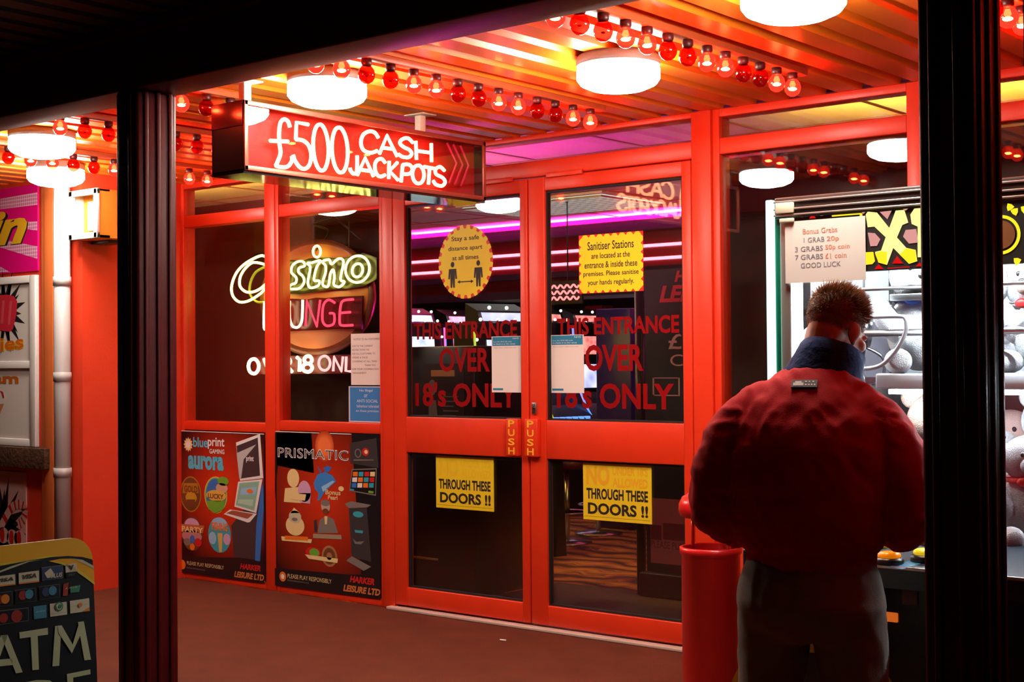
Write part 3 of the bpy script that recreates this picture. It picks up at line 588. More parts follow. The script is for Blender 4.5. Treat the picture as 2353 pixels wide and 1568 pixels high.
p.qe(145, 965, 84, 137, PBR, 3); p.qe(145, 900, 60, 60, PPK, 4); p.qp([(50, 885), (245, 900), (235, 960), (62, 950)], mat('print_rust', (0.5, 0.16, 0.06), 0.4), 5); p.qe(145, 985, 80, 50, mat('print_rose', (0.55, 0.25, 0.25), 0.4), 5); p.qe(110, 1030, 28, 30, PGY, 6); p.qe(150, 1010, 20, 34, PB, 6); p.qe(195, 1035, 30, 34, PRD, 6); p.qe(150, 1070, 20, 28, POR, 7); p.qt('PARTY', 65, 900, 235, 945, PYL, 6, bold=0.03)
p.qe(365, 975, 92, 142, PTL, 3); p.qe(365, 880, 60, 45, PLB, 4); p.qt('FISHING', 305, 870, 430, 935, POR, 5, bold=0.04); p.qp([(350, 960), (390, 960), (385, 1110), (365, 1115)], mat('print_sand', (0.7, 0.5, 0.12), 0.4), 4); p.qe(310, 1000, 30, 50, PLB, 4); p.qe(425, 1010, 28, 45, PPK, 4)
p.qp([(460, 900), (690, 600), (722, 700), (690, 1180), (480, 1150)], PDG, 3); p.qp([(700, 600), (716, 560), (720, 760), (690, 1185), (650, 1180), (660, 900)], PB, 4)
p.qp([(497, 235), (690, 165), (716, 520), (530, 542)], WP, 3); p.qp([(503, 262), (672, 195), (690, 500), (528, 525)], PDG, 4); p.qp([(503, 320), (660, 250), (560, 370), (540, 520), (525, 525)], mat('print_pale_grey', (0.5, 0.55, 0.55), 0.4), 5); p.qt('print', 580, 340, 640, 395, WP, 6, bold=0.03)
p.qp([(515, 548), (710, 528), (660, 800), (485, 748)], WP, 4); p.qp([(527, 560), (685, 545), (645, 780), (497, 735)], PSC, 5); p.qp([(540, 600), (665, 590), (655, 650), (530, 655)], PLB, 6); p.qe(610, 625, 25, 18, POR, 7); p.qp([(520, 690), (640, 690), (630, 745), (512, 720)], mat('print_mint', (0.4, 0.7, 0.55), 0.4), 6)
p.qp([(400, 808), (450, 770), (665, 805), (610, 872), (590, 875)], WP, 5); p.qp([(420, 800), (470, 778), (640, 808), (590, 845)], mat('print_wood', (0.35, 0.1, 0.06), 0.4), 6)
p.qe(70, 1212, 24, 38, POR, 4); p.qt('PLEASE PLAY RESPONSIBLY', 105, 1183, 400, 1212, PYL, 4); p.qt('BeGambleAware.org', 105, 1228, 250, 1246, PGY, 4)
p.qt('HARKER', 530, 1200, 695, 1246, PRD, 4, bold=0.045, shear=0.25); p.qt('LEISURE LTD', 483, 1262, 722, 1312, mat('print_burnt', (0.65, 0.2, 0.05), 0.4), 4, bold=0.045, shear=0.25)
tag(p.mb.build('poster', fix=False), 'black and red poster with four oval badges and a white games machine', 'poster', 'gaming posters under the windows')
cc = q(1210, 270, PYZ)
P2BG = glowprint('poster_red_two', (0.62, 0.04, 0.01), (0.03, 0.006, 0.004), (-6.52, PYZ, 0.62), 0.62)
p = PP()
p.slabpoly([(-6.96, 0.052), (-6.022, 0.052), (-6.022, 1.026), (-6.96, 1.026)], 0.003, PBK)
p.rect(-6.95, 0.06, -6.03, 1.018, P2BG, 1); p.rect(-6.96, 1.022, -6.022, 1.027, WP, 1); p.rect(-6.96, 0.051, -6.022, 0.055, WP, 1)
p.qp([(808, 1240), (1380, 1290), (1652, 1300), (1655, 1488), (810, 1378)], PBK, 2); p.qp([(1420, 165), (1645, 165), (1655, 1290), (1500, 1290)], PBK, 2); p.qp([(808, 158), (1100, 158), (1120, 480), (830, 420), (808, 700)], PBK, 1)
ce = q(1205, 265, PYZ); p.ell(ce[0], ce[1], 0.085, 0.10, glowprint('poster_flare', (0.95, 0.22, 0.06), (0.4, 0.02, 0.005), (ce[0], PYZ, ce[1]), 0.1), 2)
p.qt('PRISMATIC', 832, 272, 1397, 352, WP, 4, bold=0.02, space=1.05); p.qt('PRISMATIC', 836, 279, 1393, 345, PBK, 5, bold=-0.018, space=1.05)
p.qe(955, 520, 48, 75, PYL, 3); p.qp([(890, 600), (1010, 590), (1020, 720), (880, 710)], PYL, 3); p.qe(1045, 625, 52, 85, PPK, 4); p.qp([(1005, 640), (1098, 640), (1090, 725), (1010, 715)], PPK, 4); p.qp([(940, 640), (1060, 650), (1050, 700), (940, 690)], PYL, 5)
p.qp([(1120, 560), (1150, 490), (1210, 470), (1270, 500), (1298, 545), (1260, 580), (1200, 640), (1165, 700), (1150, 700), (1160, 640), (1130, 610)], mat('print_dolphin_blue', (0.04, 0.25, 0.7), 0.4), 3); p.qp([(1215, 475), (1195, 440), (1230, 420), (1262, 435), (1240, 470)], PB, 3); p.qp([(1170, 480), (1145, 420), (1185, 470)], PB, 3); p.qp([(1180, 590), (1270, 540), (1290, 548), (1250, 580), (1195, 630)], PLB, 4); p.qt('Bonus', 1215, 610, 1335, 650, PYL, 5, bold=0.02); p.qt('Pearl', 1235, 655, 1310, 690, PYL, 5, bold=0.02); p.qe(1340, 605, 22, 20, PYL, 5)
p.qe(970, 900, 75, 80, PYL, 3); p.qe(970, 830, 50, 50, mat('print_stone', (0.6, 0.58, 0.4), 0.4), 4); p.qp([(935, 800), (962, 755), (1010, 800)], PYL, 4); p.qe(968, 850, 24, 14, PGY, 5); p.qp([(860, 985), (1105, 1010), (1100, 1040), (865, 1020)], PYL, 4); p.qp([(890, 980), (1075, 990), (1075, 1020), (890, 1010)], POR, 5)
p.qe(1215, 745, 36, 52, mat('print_face', (0.55, 0.4, 0.32), 0.4), 4); p.qe(1213, 718, 37, 25, PGY, 5); p.qe(1215, 785, 24, 22, PBR, 5); p.qp([(1150, 960), (1165, 860), (1215, 820), (1280, 850), (1315, 960)], PGY, 3); p.qp([(1205, 825), (1230, 825), (1225, 890), (1210, 890)], PYL, 4); p.qp([(1115, 965), (1340, 975), (1345, 1010), (1115, 1000)], mat('print_khaki', (0.35, 0.3, 0.2), 0.4), 4); p.qp([(1120, 860), (1145, 850), (1150, 950), (1125, 950)], PDG, 3)
p.qe(1245, 1145, 62, 85, mat('print_tan', (0.42, 0.2, 0.08), 0.4), 3); p.qe(1245, 1145, 48, 66, PBR, 4); p.qe(1245, 1145, 22, 30, mat('print_tan', (0.42, 0.2, 0.08)), 5); p.qe(1115, 1115, 62, 42, PRD, 3); p.qe(1125, 1115, 40, 32, GRN, 4); p.qp([(1050, 1130), (1315, 1165), (1310, 1200), (1080, 1165)], PYL, 5)
p.qp([(1410, 240), (1622, 198), (1640, 440), (1415, 400)], PDG, 4); p.qe(1535, 310, 28, 32, PRD, 5); p.qe(1540, 310, 14, 16, PYL, 6); p.qe(1475, 320, 26, 36, PGY, 5); p.qe(1475, 320, 18, 28, PDG, 6); p.qp([(1440, 370), (1600, 372), (1600, 378), (1440, 380)], PGY, 5)
p.qp([(1425, 448), (1625, 440), (1618, 662), (1405, 622)], PGY, 4); p.qp([(1432, 456), (1618, 450), (1612, 650), (1412, 615)], PBK, 5)
tl = [POR, PYL, PB, PTL, PPK, WP, PRD, GRN]
for i in range(4):
    for j in range(3):
        x0 = 1436 + i * 46 - j * 5; y0 = 470 + j * 45; p.qp([(x0, y0), (x0 + 38, y0 - 1), (x0 + 36, y0 + 36), (x0 - 2, y0 + 35)], tl[(i * 3 + j * 5) % 8], 6)
p.qp([(1415, 605), (1445, 608), (1442, 622), (1412, 618)], PTL, 6); p.qp([(1560, 620), (1600, 625), (1598, 642), (1558, 638)], GRN, 6)
p.qp([(1368, 725), (1420, 705), (1580, 735), (1545, 755), (1400, 760)], PGY, 4); p.qp([(1400, 760), (1545, 760), (1580, 1190), (1425, 1150)], PDG, 3); p.qe(1475, 810, 42, 24, PTL, 4); p.qp([(1448, 935), (1515, 940), (1512, 962), (1452, 955)], PTL, 4); p.qp([(1430, 1000), (1460, 1030), (1525, 1025), (1500, 1050), (1450, 1045)], PGY, 4); p.qp([(1380, 1180), (1425, 1145), (1580, 1230), (1520, 1262)], PGY, 4)
p.qe(872, 1308, 27, 40, POR, 4); p.qe(872, 1308, 13, 20, WP, 5); p.qt('PLEASE PLAY RESPONSIBLY', 910, 1284, 1262, 1318, PYL, 4); p.qt('BeGambleAware.org', 910, 1328, 1080, 1347, PGY, 4)
p.qt('HARKER', 1408, 1300, 1606, 1352, PRD, 4, bold=0.045, shear=0.25); p.qt('LEISURE LTD', 1356, 1370, 1652, 1424, mat('print_burnt', (0.65, 0.2, 0.05)), 4, bold=0.045, shear=0.25)
tag(p.mb.build('poster', fix=False), 'black and red poster with a dolphin, a man and a black games machine', 'poster', 'gaming posters under the windows')

# ------------------------------------------------------------------ notices on the glass
def sheet(Y): pp = YP(Y); pp.l = 1; return pp
WY = GZ - 0.002; kw = WY / F
p = sheet(WY); X0, X1, Z0, Z1 = -6.266 * kw, -6.030, kz(1.325, WY), kz(1.637, WY)
p.slab(X0, Z0, X1, Z1, 0.001, PAPER)
w = X1 - X0; INKB = mat('grey_ink', (0.25, 0.2, 0.2), 0.7)
p.text('NOTICE TO ALL CUSTOMERS', X0 + 0.03 * w + 0.015, Z1 - 0.04, X1 - 0.012, Z1 - 0.028, INKB)
for i, (t, a, e) in enumerate((('DUE TO THE CURRENT', .04, .72), ('RESTRICTIONS WE', .04, .6), ('ASK ALL CUSTOMERS TO', .04, .8), ('WEAR A FACE', .04, .55), ('COVERING AT ALL TIMES', .04, .85), ('THANK YOU', .45, .8), ('FOR YOUR COOPERATION', .04, .9), ('MANAGEMENT', .06, .5))):
    z = Z1 - 0.07 - i * 0.0235; p.text(t, X0 + a * w, z - 0.011, X0 + e * w, z, INKB)
tag(p.mb.build('paper_notice', fix=False), 'white paper notice stuck on the window right of the neon lettering', 'notice')
p = sheet(WY); X0, X1, Z0, Z1 = -6.288 * kw, -6.028, kz(1.099, WY), kz(1.317, WY)
p.slab(X0, Z0, X1, Z1, 0.0015, mat('blue_notice_edge', (0.6, 0.65, 0.75), 0.5)); p.rect(X0 + 0.012, Z0 + 0.008, X1 - 0.004, Z1 - 0.006, BLUEP)
p.l = 2; w = X1 - X0; WI = mat('white_ink', (0.75, 0.8, 0.9), 0.6)
for i, (t, a, e) in enumerate((('No Illegal', .33, .72), ('or', .47, .57), ('ANTI SOCIAL', .25, .88), ('behaviour tolerated', .25, .9), ('on these premises', .22, .9))):
    z = Z1 - 0.018 - i * 0.031; p.text(t, X0 + a * w, z - 0.018, X0 + e * w, z, WI)
tag(p.mb.build('notice_card', fix=False), 'blue notice card with white writing, below the white paper notice', 'notice')
STY = GY - 0.003; ks = STY / F
def cog(p, cx, cz, rx, rz, n, m, l): # scalloped edge
    pts = []
    for i in range(n):
        for d, rr in ((0.0, 0.90), (0.2, 0.90), (0.3, 1.0), (0.75, 1.0), (0.85, 0.90)):
            t = 2 * math.pi * (i + d) / n; pts.append((cx + rx * rr * math.cos(t), cz + rz * rr * math.sin(t)))
    return pts
p = sheet(STY); cx, cz, rx, rz = -5.328 * ks, kz(2.03, STY), 0.208, 0.212
p.slabpoly([(cx + rx * 0.99 * math.cos(t * math.pi / 24), cz + rz * 0.99 * math.sin(t * math.pi / 24)) for t in range(48)], 0.001, mat('sticker_red', (0.8, 0.01, 0.01), 0.5)); p.poly(cog(p, cx, cz, rx, rz, 24, STICK, 1), STICK, 1)
p.l = 2
for t, dz, hw, h in (('Stay a safe', 0.115, 0.105, 0.034), ('distance apart', 0.06, 0.13, 0.032), ('at all times', 0.012, 0.10, 0.026)): p.text(t, cx - hw, cz + dz, cx + hw, cz + dz + h, INK, bold=0.01)
for sx_ in (-0.098, 0.098):
    p.ell(cx + sx_, cz - 0.012, 0.014, 0.016, INK); p.poly([(cx + sx_ + a, cz + b) for a, b in ((-0.028, -0.037), (0.028, -0.037), (0.034, -0.095), (0.022, -0.095), (0.018, -0.06), (0.016, -0.145), (0.004, -0.145), (0, -0.095), (-0.004, -0.145), (-0.016, -0.145), (-0.018, -0.06), (-0.022, -0.095), (-0.034, -0.095))], INK)
p.rect(cx - 0.045, cz - 0.117, cx + 0.045, cz - 0.111, INK)
for sg in (-1, 1): p.poly([(cx + sg * 0.062, cz - 0.114), (cx + sg * 0.042, cz - 0.104), (cx + sg * 0.042, cz - 0.124)], INK)
tag(p.mb.build('sticker', fix=False), 'round yellow safe distance sticker with a red toothed edge, left door', 'sticker')
p = sheet(STY); X0, X1, Z0, Z1 = -4.521 * ks, -4.108 * ks, kz(1.817, STY), kz(2.127, STY)
p.slab(X0, Z0, X1, Z1, 0.001, mat('sticker_red', (0.8, 0.01, 0.01))); n = 8; pts = []
for i in range(n): a = X0 + 0.012 + (X1 - X0 - 0.03) * i / n; st = (X1 - X0 - 0.03) / n; pts += [(a, Z0 + 0.016), (a + st * 0.3, Z0 + 0.001), (a + st * 0.75, Z0 + 0.001), (a + st, Z0 + 0.016)]
for i in range(6): a = Z0 + 0.016 + (Z1 - Z0 - 0.032) * i / 6; st = (Z1 - Z0 - 0.032) / 6; pts += [(X1 - 0.016, a), (X1 - 0.001, a + st * 0.3), (X1 - 0.001, a + st * 0.75), (X1 - 0.016, a + st)]
for i in range(n): a = X1 - 0.012 - (X1 - X0 - 0.03) * i / n; st = (X1 - X0 - 0.03) / n; pts += [(a, Z1 - 0.016), (a - st * 0.3, Z1 - 0.001), (a - st * 0.75, Z1 - 0.001), (a - st, Z1 - 0.016)]
for i in range(6): a = Z1 - 0.016 - (Z1 - Z0 - 0.032) * i / 6; st = (Z1 - Z0 - 0.032) / 6; pts += [(X0 + 0.016, a), (X0 + 0.001, a - st * 0.3), (X0 + 0.001, a - st * 0.75), (X0 + 0.016, a - st)]
p.poly(pts, STICK, 1); p.l = 2; cx = (X0 + X1) / 2; w = X1 - X0
for t, a, z, h in (('Sanitiser Stations', 0.36, 0.228, 0.045), ('are located at the', 0.30, 0.182, 0.03), ('entrance & inside these', 0.41, 0.132, 0.034), ('premises. Please sanitise', 0.43, 0.082, 0.034), ('your hands regularly.', 0.36, 0.034, 0.036)): p.text(t, cx - a * w, Z0 + z, cx + a * w, Z0 + z + h, INK, bold=0.012)
tag(p.mb.build('sticker', fix=False), 'square yellow sanitiser sticker with red striped edge, right door', 'sticker')
for (xa, xb, za, zb, hid, lab) in ((-5.563, -5.127, 0.62, 0.925, True, 'yellow under 18s warning sign on the left door, upper words faded'), (-4.503, -4.068, 0.62, 0.925, False, 'yellow under 18s warning sign on the right door, words legible')):
    Yp = STY - 0.004; p = sheet(Yp); X0, X1, Z0, Z1 = xa * ks, xb * ks, kz(za, Yp), kz(zb, Yp); w, h = X1 - X0, Z1 - Z0
    p.slab(X0, Z0, X1, Z1, 0.004, YEL)
    fi = mat('very_faded_ink', (0.85, 0.56, 0.01), 0.6) if hid else ORINK
    p.text('NO', X0 + 0.05 * w, Z0 + 0.60 * h, X0 + 0.40 * w, Z0 + 0.95 * h, fi, bold=0.04); p.text("UNDER 18'S", X0 + 0.44 * w, Z0 + 0.79 * h, X0 + 0.95 * w, Z0 + 0.95 * h, fi, bold=0.03); p.text('ALLOWED', X0 + 0.44 * w, Z0 + 0.59 * h, X0 + 0.95 * w, Z0 + 0.75 * h, fi, bold=0.03)
    p.text('THROUGH THESE', X0 + 0.05 * w, Z0 + 0.36 * h, X0 + 0.95 * w, Z0 + 0.55 * h, INK, bold=0.035); p.text('DOORS !!', X0 + 0.07 * w, Z0 + 0.10 * h, X0 + 0.95 * w, Z0 + 0.30 * h, INK, bold=0.035)
    p.rect(X0 + 0.02 * w, Z0 + 0.055 * h, X0 + 0.98 * w, Z0 + 0.062 * h, mat('sign_crease', (0.4, 0.28, 0.01), 0.6))
    tag(p.mb.build('warning_sign', fix=False), lab, 'warning sign', 'yellow signs on the lower door glass')
for (xa, xb, za, zb, lab) in ((-5.137, -4.922, 1.288, 1.6, 'white check-in sheet with blue heading on the left door'), (-4.717, -4.494, 1.288, 1.6, 'white check-in sheet with blue heading on the right door')):
    p = sheet(STY); X0, X1, Z0, Z1 = xa * ks, xb * ks, kz(za, STY), kz(zb, STY); w, h = X1 - X0, Z1 - Z0
    p.slab(X0, Z0, X1, Z1, 0.0008, PAPER); p.rect(X0 + 0.03 * w, Z1 - 0.17 * h, X1 - 0.03 * w, Z1 - 0.01 * h, TEAL)
    p.rect(X0 + 0.04 * w, Z0 + 0.04 * h, X0 + 0.38 * w, Z0 + 0.075 * h, TEAL); p.l = 2
    p.text('Scan the NHS QR code', X0 + 0.06 * w, Z1 - 0.11 * h, X0 + 0.68 * w, Z1 - 0.085 * h, WI); p.text('to check in to this venue', X0 + 0.06 * w, Z1 - 0.15 * h, X0 + 0.8 * w, Z1 - 0.12 * h, WI); p.text('NHS', X0 + 0.72 * w, Z1 - 0.055 * h, X0 + 0.92 * w, Z1 - 0.025 * h, WI)
    p.text('Please check in before you enter', X0 + 0.08 * w, Z1 - 0.215 * h, X0 + 0.85 * w, Z1 - 0.195 * h, INKB)
    tag(p.mb.build('paper_notice', fix=False), lab, 'notice', 'check-in sheets on the doors')
# ------------------------------------------------------------------ kiosk front, pipe, wall box
KP = KY - 0.012
def kq(x, y, Y=KP): p = onY(x / 2.6133, 400 + y / 2.6133, Y); return (p.x, p.z)
DOTS = mat('pink_dot_print', (0.85, 0.5, 0.62), 0.5); nt = DOTS.node_tree; bb = nt.nodes['Principled BSDF']
tc = nt.nodes.new('ShaderNodeTexCoord'); vo = nt.nodes.new('ShaderNodeTexVoronoi'); vo.inputs['Scale'].default_value = 42; vo.inputs['Randomness'].default_value = 0.0
rp = nt.nodes.new('ShaderNodeValToRGB'); rp.color_ramp.interpolation = 'CONSTANT'; rp.color_ramp.elements[0].color = (0.75, 0.2, 0.42, 1); rp.color_ramp.elements[1].position = 0.42; rp.color_ramp.elements[1].color = (0.9, 0.62, 0.72, 1)
nt.links.new(tc.outputs['Object'], vo.inputs['Vector']); nt.links.new(vo.outputs['Distance'], rp.inputs[0]); nt.links.new(rp.outputs[0], bb.inputs['Base Color'])
p = YP(KP); xr = kq(225, 300)[0]; zt, zb = 2.672, kq(110, 590)[1]
p.slab(-10.2, zb, xr, zt, 0.012, PINK)
def kp(pts, m, l): p.poly([kq(a, b) for a, b in pts], m, l)
kp([(-300, 210), (0, 150), (225, 110), (225, 185), (0, 212), (-300, 250)], DOTS, 1); kp([(120, 288), (225, 285), (225, 340), (140, 328)], DOTS, 1); kp([(20, 395), (225, 435), (225, 510), (-100, 410)], DOTS, 1); kp([(-200, 480), (0, 555), (60, 590), (-200, 590)], DOTS, 1)
a = kq(-90, 440); c = kq(165, 205)
p.text('in', a[0] + 0.012, a[1] - 0.006, c[0] + 0.012, c[1] - 0.006, INK, 2, bold=0.06, shear=0.35); p.text('in', a[0], a[1], c[0], c[1], mat('gold_lettering', (0.95, 0.55, 0.02), 0.4), 3, bold=0.04, shear=0.35)
tag(p.mb.build('kiosk_sign', fix=False), 'hot pink kiosk sign with dotted rays and gold script lettering', 'sign')
r = thing('menu_board', (-9.3, KP, 0.91), 'white framed kiosk menu board with ice lolly and ice cream pictures', 'menu board')
xr = kq(226, 900)[0]; z0, z1, zm0, zm1 = kq(215, 1640)[1], kq(226, 605)[1], kq(215, 1168)[1], kq(215, 1122)[1]
mb = MB()
mb.rbox(xr - 0.07, xr, KP - 0.02, KY, z0, z1, WHITE, 0.004).rbox(-10.2, xr - 0.07, KP - 0.02, KY, z1 - 0.05, z1, WHITE, 0.004).rbox(-10.2, xr - 0.07, KP - 0.018, KY, zm0, zm1, WHITE, 0.004).rbox(-10.2, xr - 0.07, KP - 0.018, KY, z0, z0 + 0.05, WHITE, 0.004)
part(mb, 'frame', r)
for nm, za, zc in (('upper_panel', zm1, z1 - 0.05), ('lower_panel', z0 + 0.05, zm0)):
    p = YP(KP); p.slab(-10.2, za, xr - 0.07, zc, 0.01, mat('menu_white', (0.8, 0.76, 0.7), 0.5))
    if nm == 'upper_panel':
        cx, cz = kq(25, 830); p.star(cx, cz, 0.13, 0.30, 13, INK, 1, 0.2, sx=0.9); p.star(cx, cz, 0.10, 0.24, 11, INK, 1, 0.5, sx=0.9)
        kp([(-40, 945), (-30, 745), (0, 728), (45, 725), (85, 735), (105, 765), (100, 840), (80, 930), (60, 948), (0, 940)], mat('lolly_red', (0.75, 0.03, 0.06), 0.35), 2)
        kp([(15, 760), (30, 760), (20, 900), (5, 900)], mat('lolly_red_light', (0.85, 0.1, 0.13), 0.35), 3); kp([(60, 762), (75, 762), (62, 905), (48, 905)], mat('lolly_red_light', (0.85, 0.1, 0.13)), 3); kp([(-10, 945), (10, 945), (5, 990), (-15, 990)], mat('lolly_stick', (0.7, 0.5, 0.3), 0.6), 2)
        a, c = kq(-185, 1090), kq(142, 1000); p.text('Lollies', a[0] + .006, a[1] - .005, c[0] + .006, c[1] - .005, mat('menu_gold', (0.9, 0.6, 0.02), 0.5), 2, bold=0.05, slope=0.06); p.text('Lollies', a[0], a[1], c[0], c[1], mat('menu_orange', (0.85, 0.16, 0.01), 0.5), 3, bold=0.02, slope=0.06)
    else:
        a, c = kq(-400, 1258), kq(112, 1195); p.text('Ice Cream', a[0], a[1], c[0], c[1], mat('menu_brown', (0.6, 0.16, 0.01), 0.5), 2, bold=0.04)
        kp([(-60, 1310), (-20, 1290), (20, 1300), (45, 1335), (35, 1370), (0, 1400), (-60, 1400)], mat('cream_white', (0.85, 0.82, 0.78), 0.5), 1); kp([(-40, 1385), (25, 1380), (-10, 1470), (-30, 1470)], mat('wafer', (0.65, 0.25, 0.1), 0.6), 2); kp([(0, 1300), (20, 1310), (28, 1345), (18, 1345), (10, 1318)], PRD, 3)
    o = part(p.mb, nm, r, fix=False)
xs = onY(103, 1050, 5.17).x; MESHP = mat('brown_chequer', (0.07, 0.035, 0.02), 0.45, bump=0.6, bscale=45, vary=0.6, vscale=28)
tag(MB().rbox(-10.2, xs, 5.165, KY, onY(103, 1080, 5.165).z, onY(103, 1030, 5.165).z - 0.006, MESHP, 0.004).build('counter_shelf'), 'dark brown chequered kiosk counter edge below the white menu board', 'counter')
p = YP(KP); xr2 = kq(155, 1900)[0]
p.slab(-10.2, 0.1, xr2, 0.74, 0.01, mat('pinkish_panel', (0.7, 0.45, 0.4), 0.5))
cx, cz = kq(20, 2110); p.star(cx, cz, 0.14, 0.34, 13, INK, 1, 0.35, sx=0.85); p.star(cx, cz, 0.12, 0.25, 9, INK, 1, 0.1, sx=0.85)
cane = [kq(a, b) for a, b in ((-60, 2230), (-10, 2150), (60, 2020), (110, 1985), (150, 2010), (140, 2080), (110, 2110))]
cs = smooth_path([(a, 0, b) for a, b in cane], False, 6)
for i in range(len(cs) - 1):
    d = (cs[i + 1] - cs[i]).normalized(); nrm = Vector((-d.z, 0, d.x)) * 0.032
    p.poly([((cs[i] + nrm).x, (cs[i] + nrm).z), ((cs[i + 1] + nrm).x, (cs[i + 1] + nrm).z), ((cs[i + 1] - nrm).x, (cs[i + 1] - nrm).z), ((cs[i] - nrm).x, (cs[i] - nrm).z)], PRD if i % 3 == 0 else mat('sweet_cream', (0.8, 0.5, 0.42), 0.5), 2)
for a, b in ((20, 2170), (75, 2185), (120, 2190)): e = kq(a, b); p.ell(e[0], e[1], 0.07, 0.055, mat('sweet_cream', (0.8, 0.5, 0.42)), 2); p.ell(e[0] - 0.01, e[1], 0.028, 0.05, PRD, 3)
tag(p.mb.build('picture_panel', fix=False), 'pinkish kiosk panel with striped sweets under the counter', 'panel')
r = thing('drainpipe', (-8.035, 5.17, 0), 'grey plastic drainpipe running down the kiosk front', 'pipe')
part(MB().tube([(-8.035, 5.17, 0.0), (-8.035, 5.17, 2.62)], 0.052, GREYP, 20), 'pipe', r)
for z in (0.77, 1.385, 2.0): part(MB().lathe([(0.052, -0.03), (0.057, -0.03), (0.057, 0.03), (0.052, 0.03)], GREYP, (-8.035, 5.17, z), 20), 'joint_collar', r)
part(MB().rbox(-8.11, -7.96, 5.2, KY, 2.3, 2.34, GREYP, 0.003), 'wall_clip', r)
r = thing('wall_box', (-7.775, 5.3, 2.25), 'orange-yellow wall box with a white open front, right of the drainpipe', 'box')
BX0, BX1, BY0, BY1, BZ0, BZ1 = -7.925, -7.625, 5.15, 5.46, 2.26, 2.565
OY = mat('box_orange_yellow', (0.9, 0.38, 0.04), 0.4)
part(MB().box(BX0, BX1, BY0 + 0.1, BY1, BZ0, BZ1, OY).box(BX0, BX0 + 0.012, BY0 + 0.02, BY0 + 0.1, BZ0, BZ1, OY).box(BX1 - 0.012, BX1, BY0 + 0.02, BY0 + 0.1, BZ0, BZ1, OY).box(BX0, BX1, BY0 + 0.02, BY0 + 0.1, BZ1 - 0.012, BZ1, OY).box(BX0, BX1, BY0 + 0.02, BY0 + 0.1, BZ0, BZ0 + 0.012, OY), 'housing', r)
mb = MB()
for (a, b_, c_, d_) in ((BX0, BX0 + 0.03, BZ0, BZ1), (BX1 - 0.03, BX1, BZ0, BZ1), (BX0, BX1, BZ1 - 0.03, BZ1), (BX0, BX1, BZ0, BZ0 + 0.03)): mb.rbox(a - 0.004, b_ + 0.004, BY0, BY0 + 0.025, c_ - 0.004, d_ + 0.004, WHITE, 0.004)
mb.box(BX0 + 0.012, BX0 + 0.016, BY0 + 0.02, BY0 + 0.1, BZ0, BZ1, WHITE).box(BX0, BX1, BY0 + 0.02, BY0 + 0.1, BZ0 + 0.012, BZ0 + 0.016, WHITE)
part(mb, 'front_frame', r)
part(MB().rbox(BX0 + 0.075, BX1 - 0.04, BY0 + 0.085, BY0 + 0.1, BZ0 + 0.055, BZ1 - 0.06, CREAM, 0.006), 'inner_panel', r)
part(MB().rbox(BX0 + 0.165, BX0 + 0.175, BY0 + 0.08, BY0 + 0.087, BZ0 + 0.13, BZ0 + 0.165, BLACK, 0.002), 'latch', r)
part(MB().rbox(BX0 + 0.0, BX1 - 0.1, BY0 + 0.16, BY0 + 0.3, BZ0 - 0.02, BZ0, BLACK, 0.003), 'bracket', r)

# ------------------------------------------------------------------ A-board
AB = 0.06; vv = Vector((-AB, 0, 1)).normalized(); n_ = Vector((1, 0, AB)).normalized()
p = Print(Vector((-3.47 + AB * 0.963, 1.0, 0)), (0, 1, 0), vv, n_, 0.0008)
def aq(x, y):
    d = ray(x / 4.504, 1220 + y / 4.504); t = (p.o - EYE).dot(n_) / d.dot(n_); h = EYE + d * t - p.o; return (h.dot(p.u), h.dot(p.v))
NAVY = mat('board_navy', (0.004, 0.012, 0.016), 0.35); AYE = mat('board_yellow', (0.75, 0.45, 0.01), 0.4); ALI = mat('board_lime', (0.65, 0.62, 0.06), 0.4); APA = mat('board_pale', (0.45, 0.55, 0.35), 0.45)
r = thing('pavement_sign', (-3.45, 2.0, 0), 'black and yellow pavement A-board with large ATM lettering and card logos', 'a-board')
ur = aq(960, 300)[0]; vt = aq(700, 80)[1]; W_ = 0.62; ul = ur - W_
rc = 0.07; outl = [(ul, 0.0), (ur, 0.0)] + [(ur - rc + rc * math.cos(t), vt - rc + rc * math.sin(t)) for t in [i * math.pi / 16 for i in range(9)]] + [(ul + rc + rc * math.cos(t), vt - rc + rc * math.sin(t)) for t in [math.pi / 2 + i * math.pi / 16 for i in range(9)]]
p.slabpoly(outl, 0.012, NAVY)
def ap(pts, m, l): p.poly([aq(a, b) for a, b in pts], m, l)
top = [(ur - rc + rc * math.cos(t), vt - rc + rc * math.sin(t)) for t in [i * math.pi / 16 for i in range(9)]] + [(ul + rc + rc * math.cos(t), vt - rc + rc * math.sin(t)) for t in [math.pi / 2 + i * math.pi / 16 for i in range(9)]]
p.poly([(ur, aq(960, 300)[1])] + top + [(ul, vt - 0.16), aq(-100, 400), aq(0, 365), aq(200, 325), aq(350, 300), aq(520, 275), aq(700, 262), aq(850, 272)], AYE, 1)
ap([(0, 365), (350, 290), (500, 258), (640, 252), (520, 275), (350, 300), (0, 340)], ALI, 2); ap([(-60, 440), (100, 372), (280, 318), (440, 300), (300, 322), (130, 385), (-20, 440)], APA, 2)
ap([(500, 315), (620, 292), (740, 288), (850, 312), (968, 390), (975, 555), (880, 480), (790, 410), (650, 345)], AYE, 2); ap([(500, 315), (650, 330), (800, 392), (975, 535), (975, 562), (880, 490), (780, 420), (640, 350)], ALI, 3); ap([(750, 288), (850, 302), (966, 365), (967, 395), (850, 335)], APA, 3)
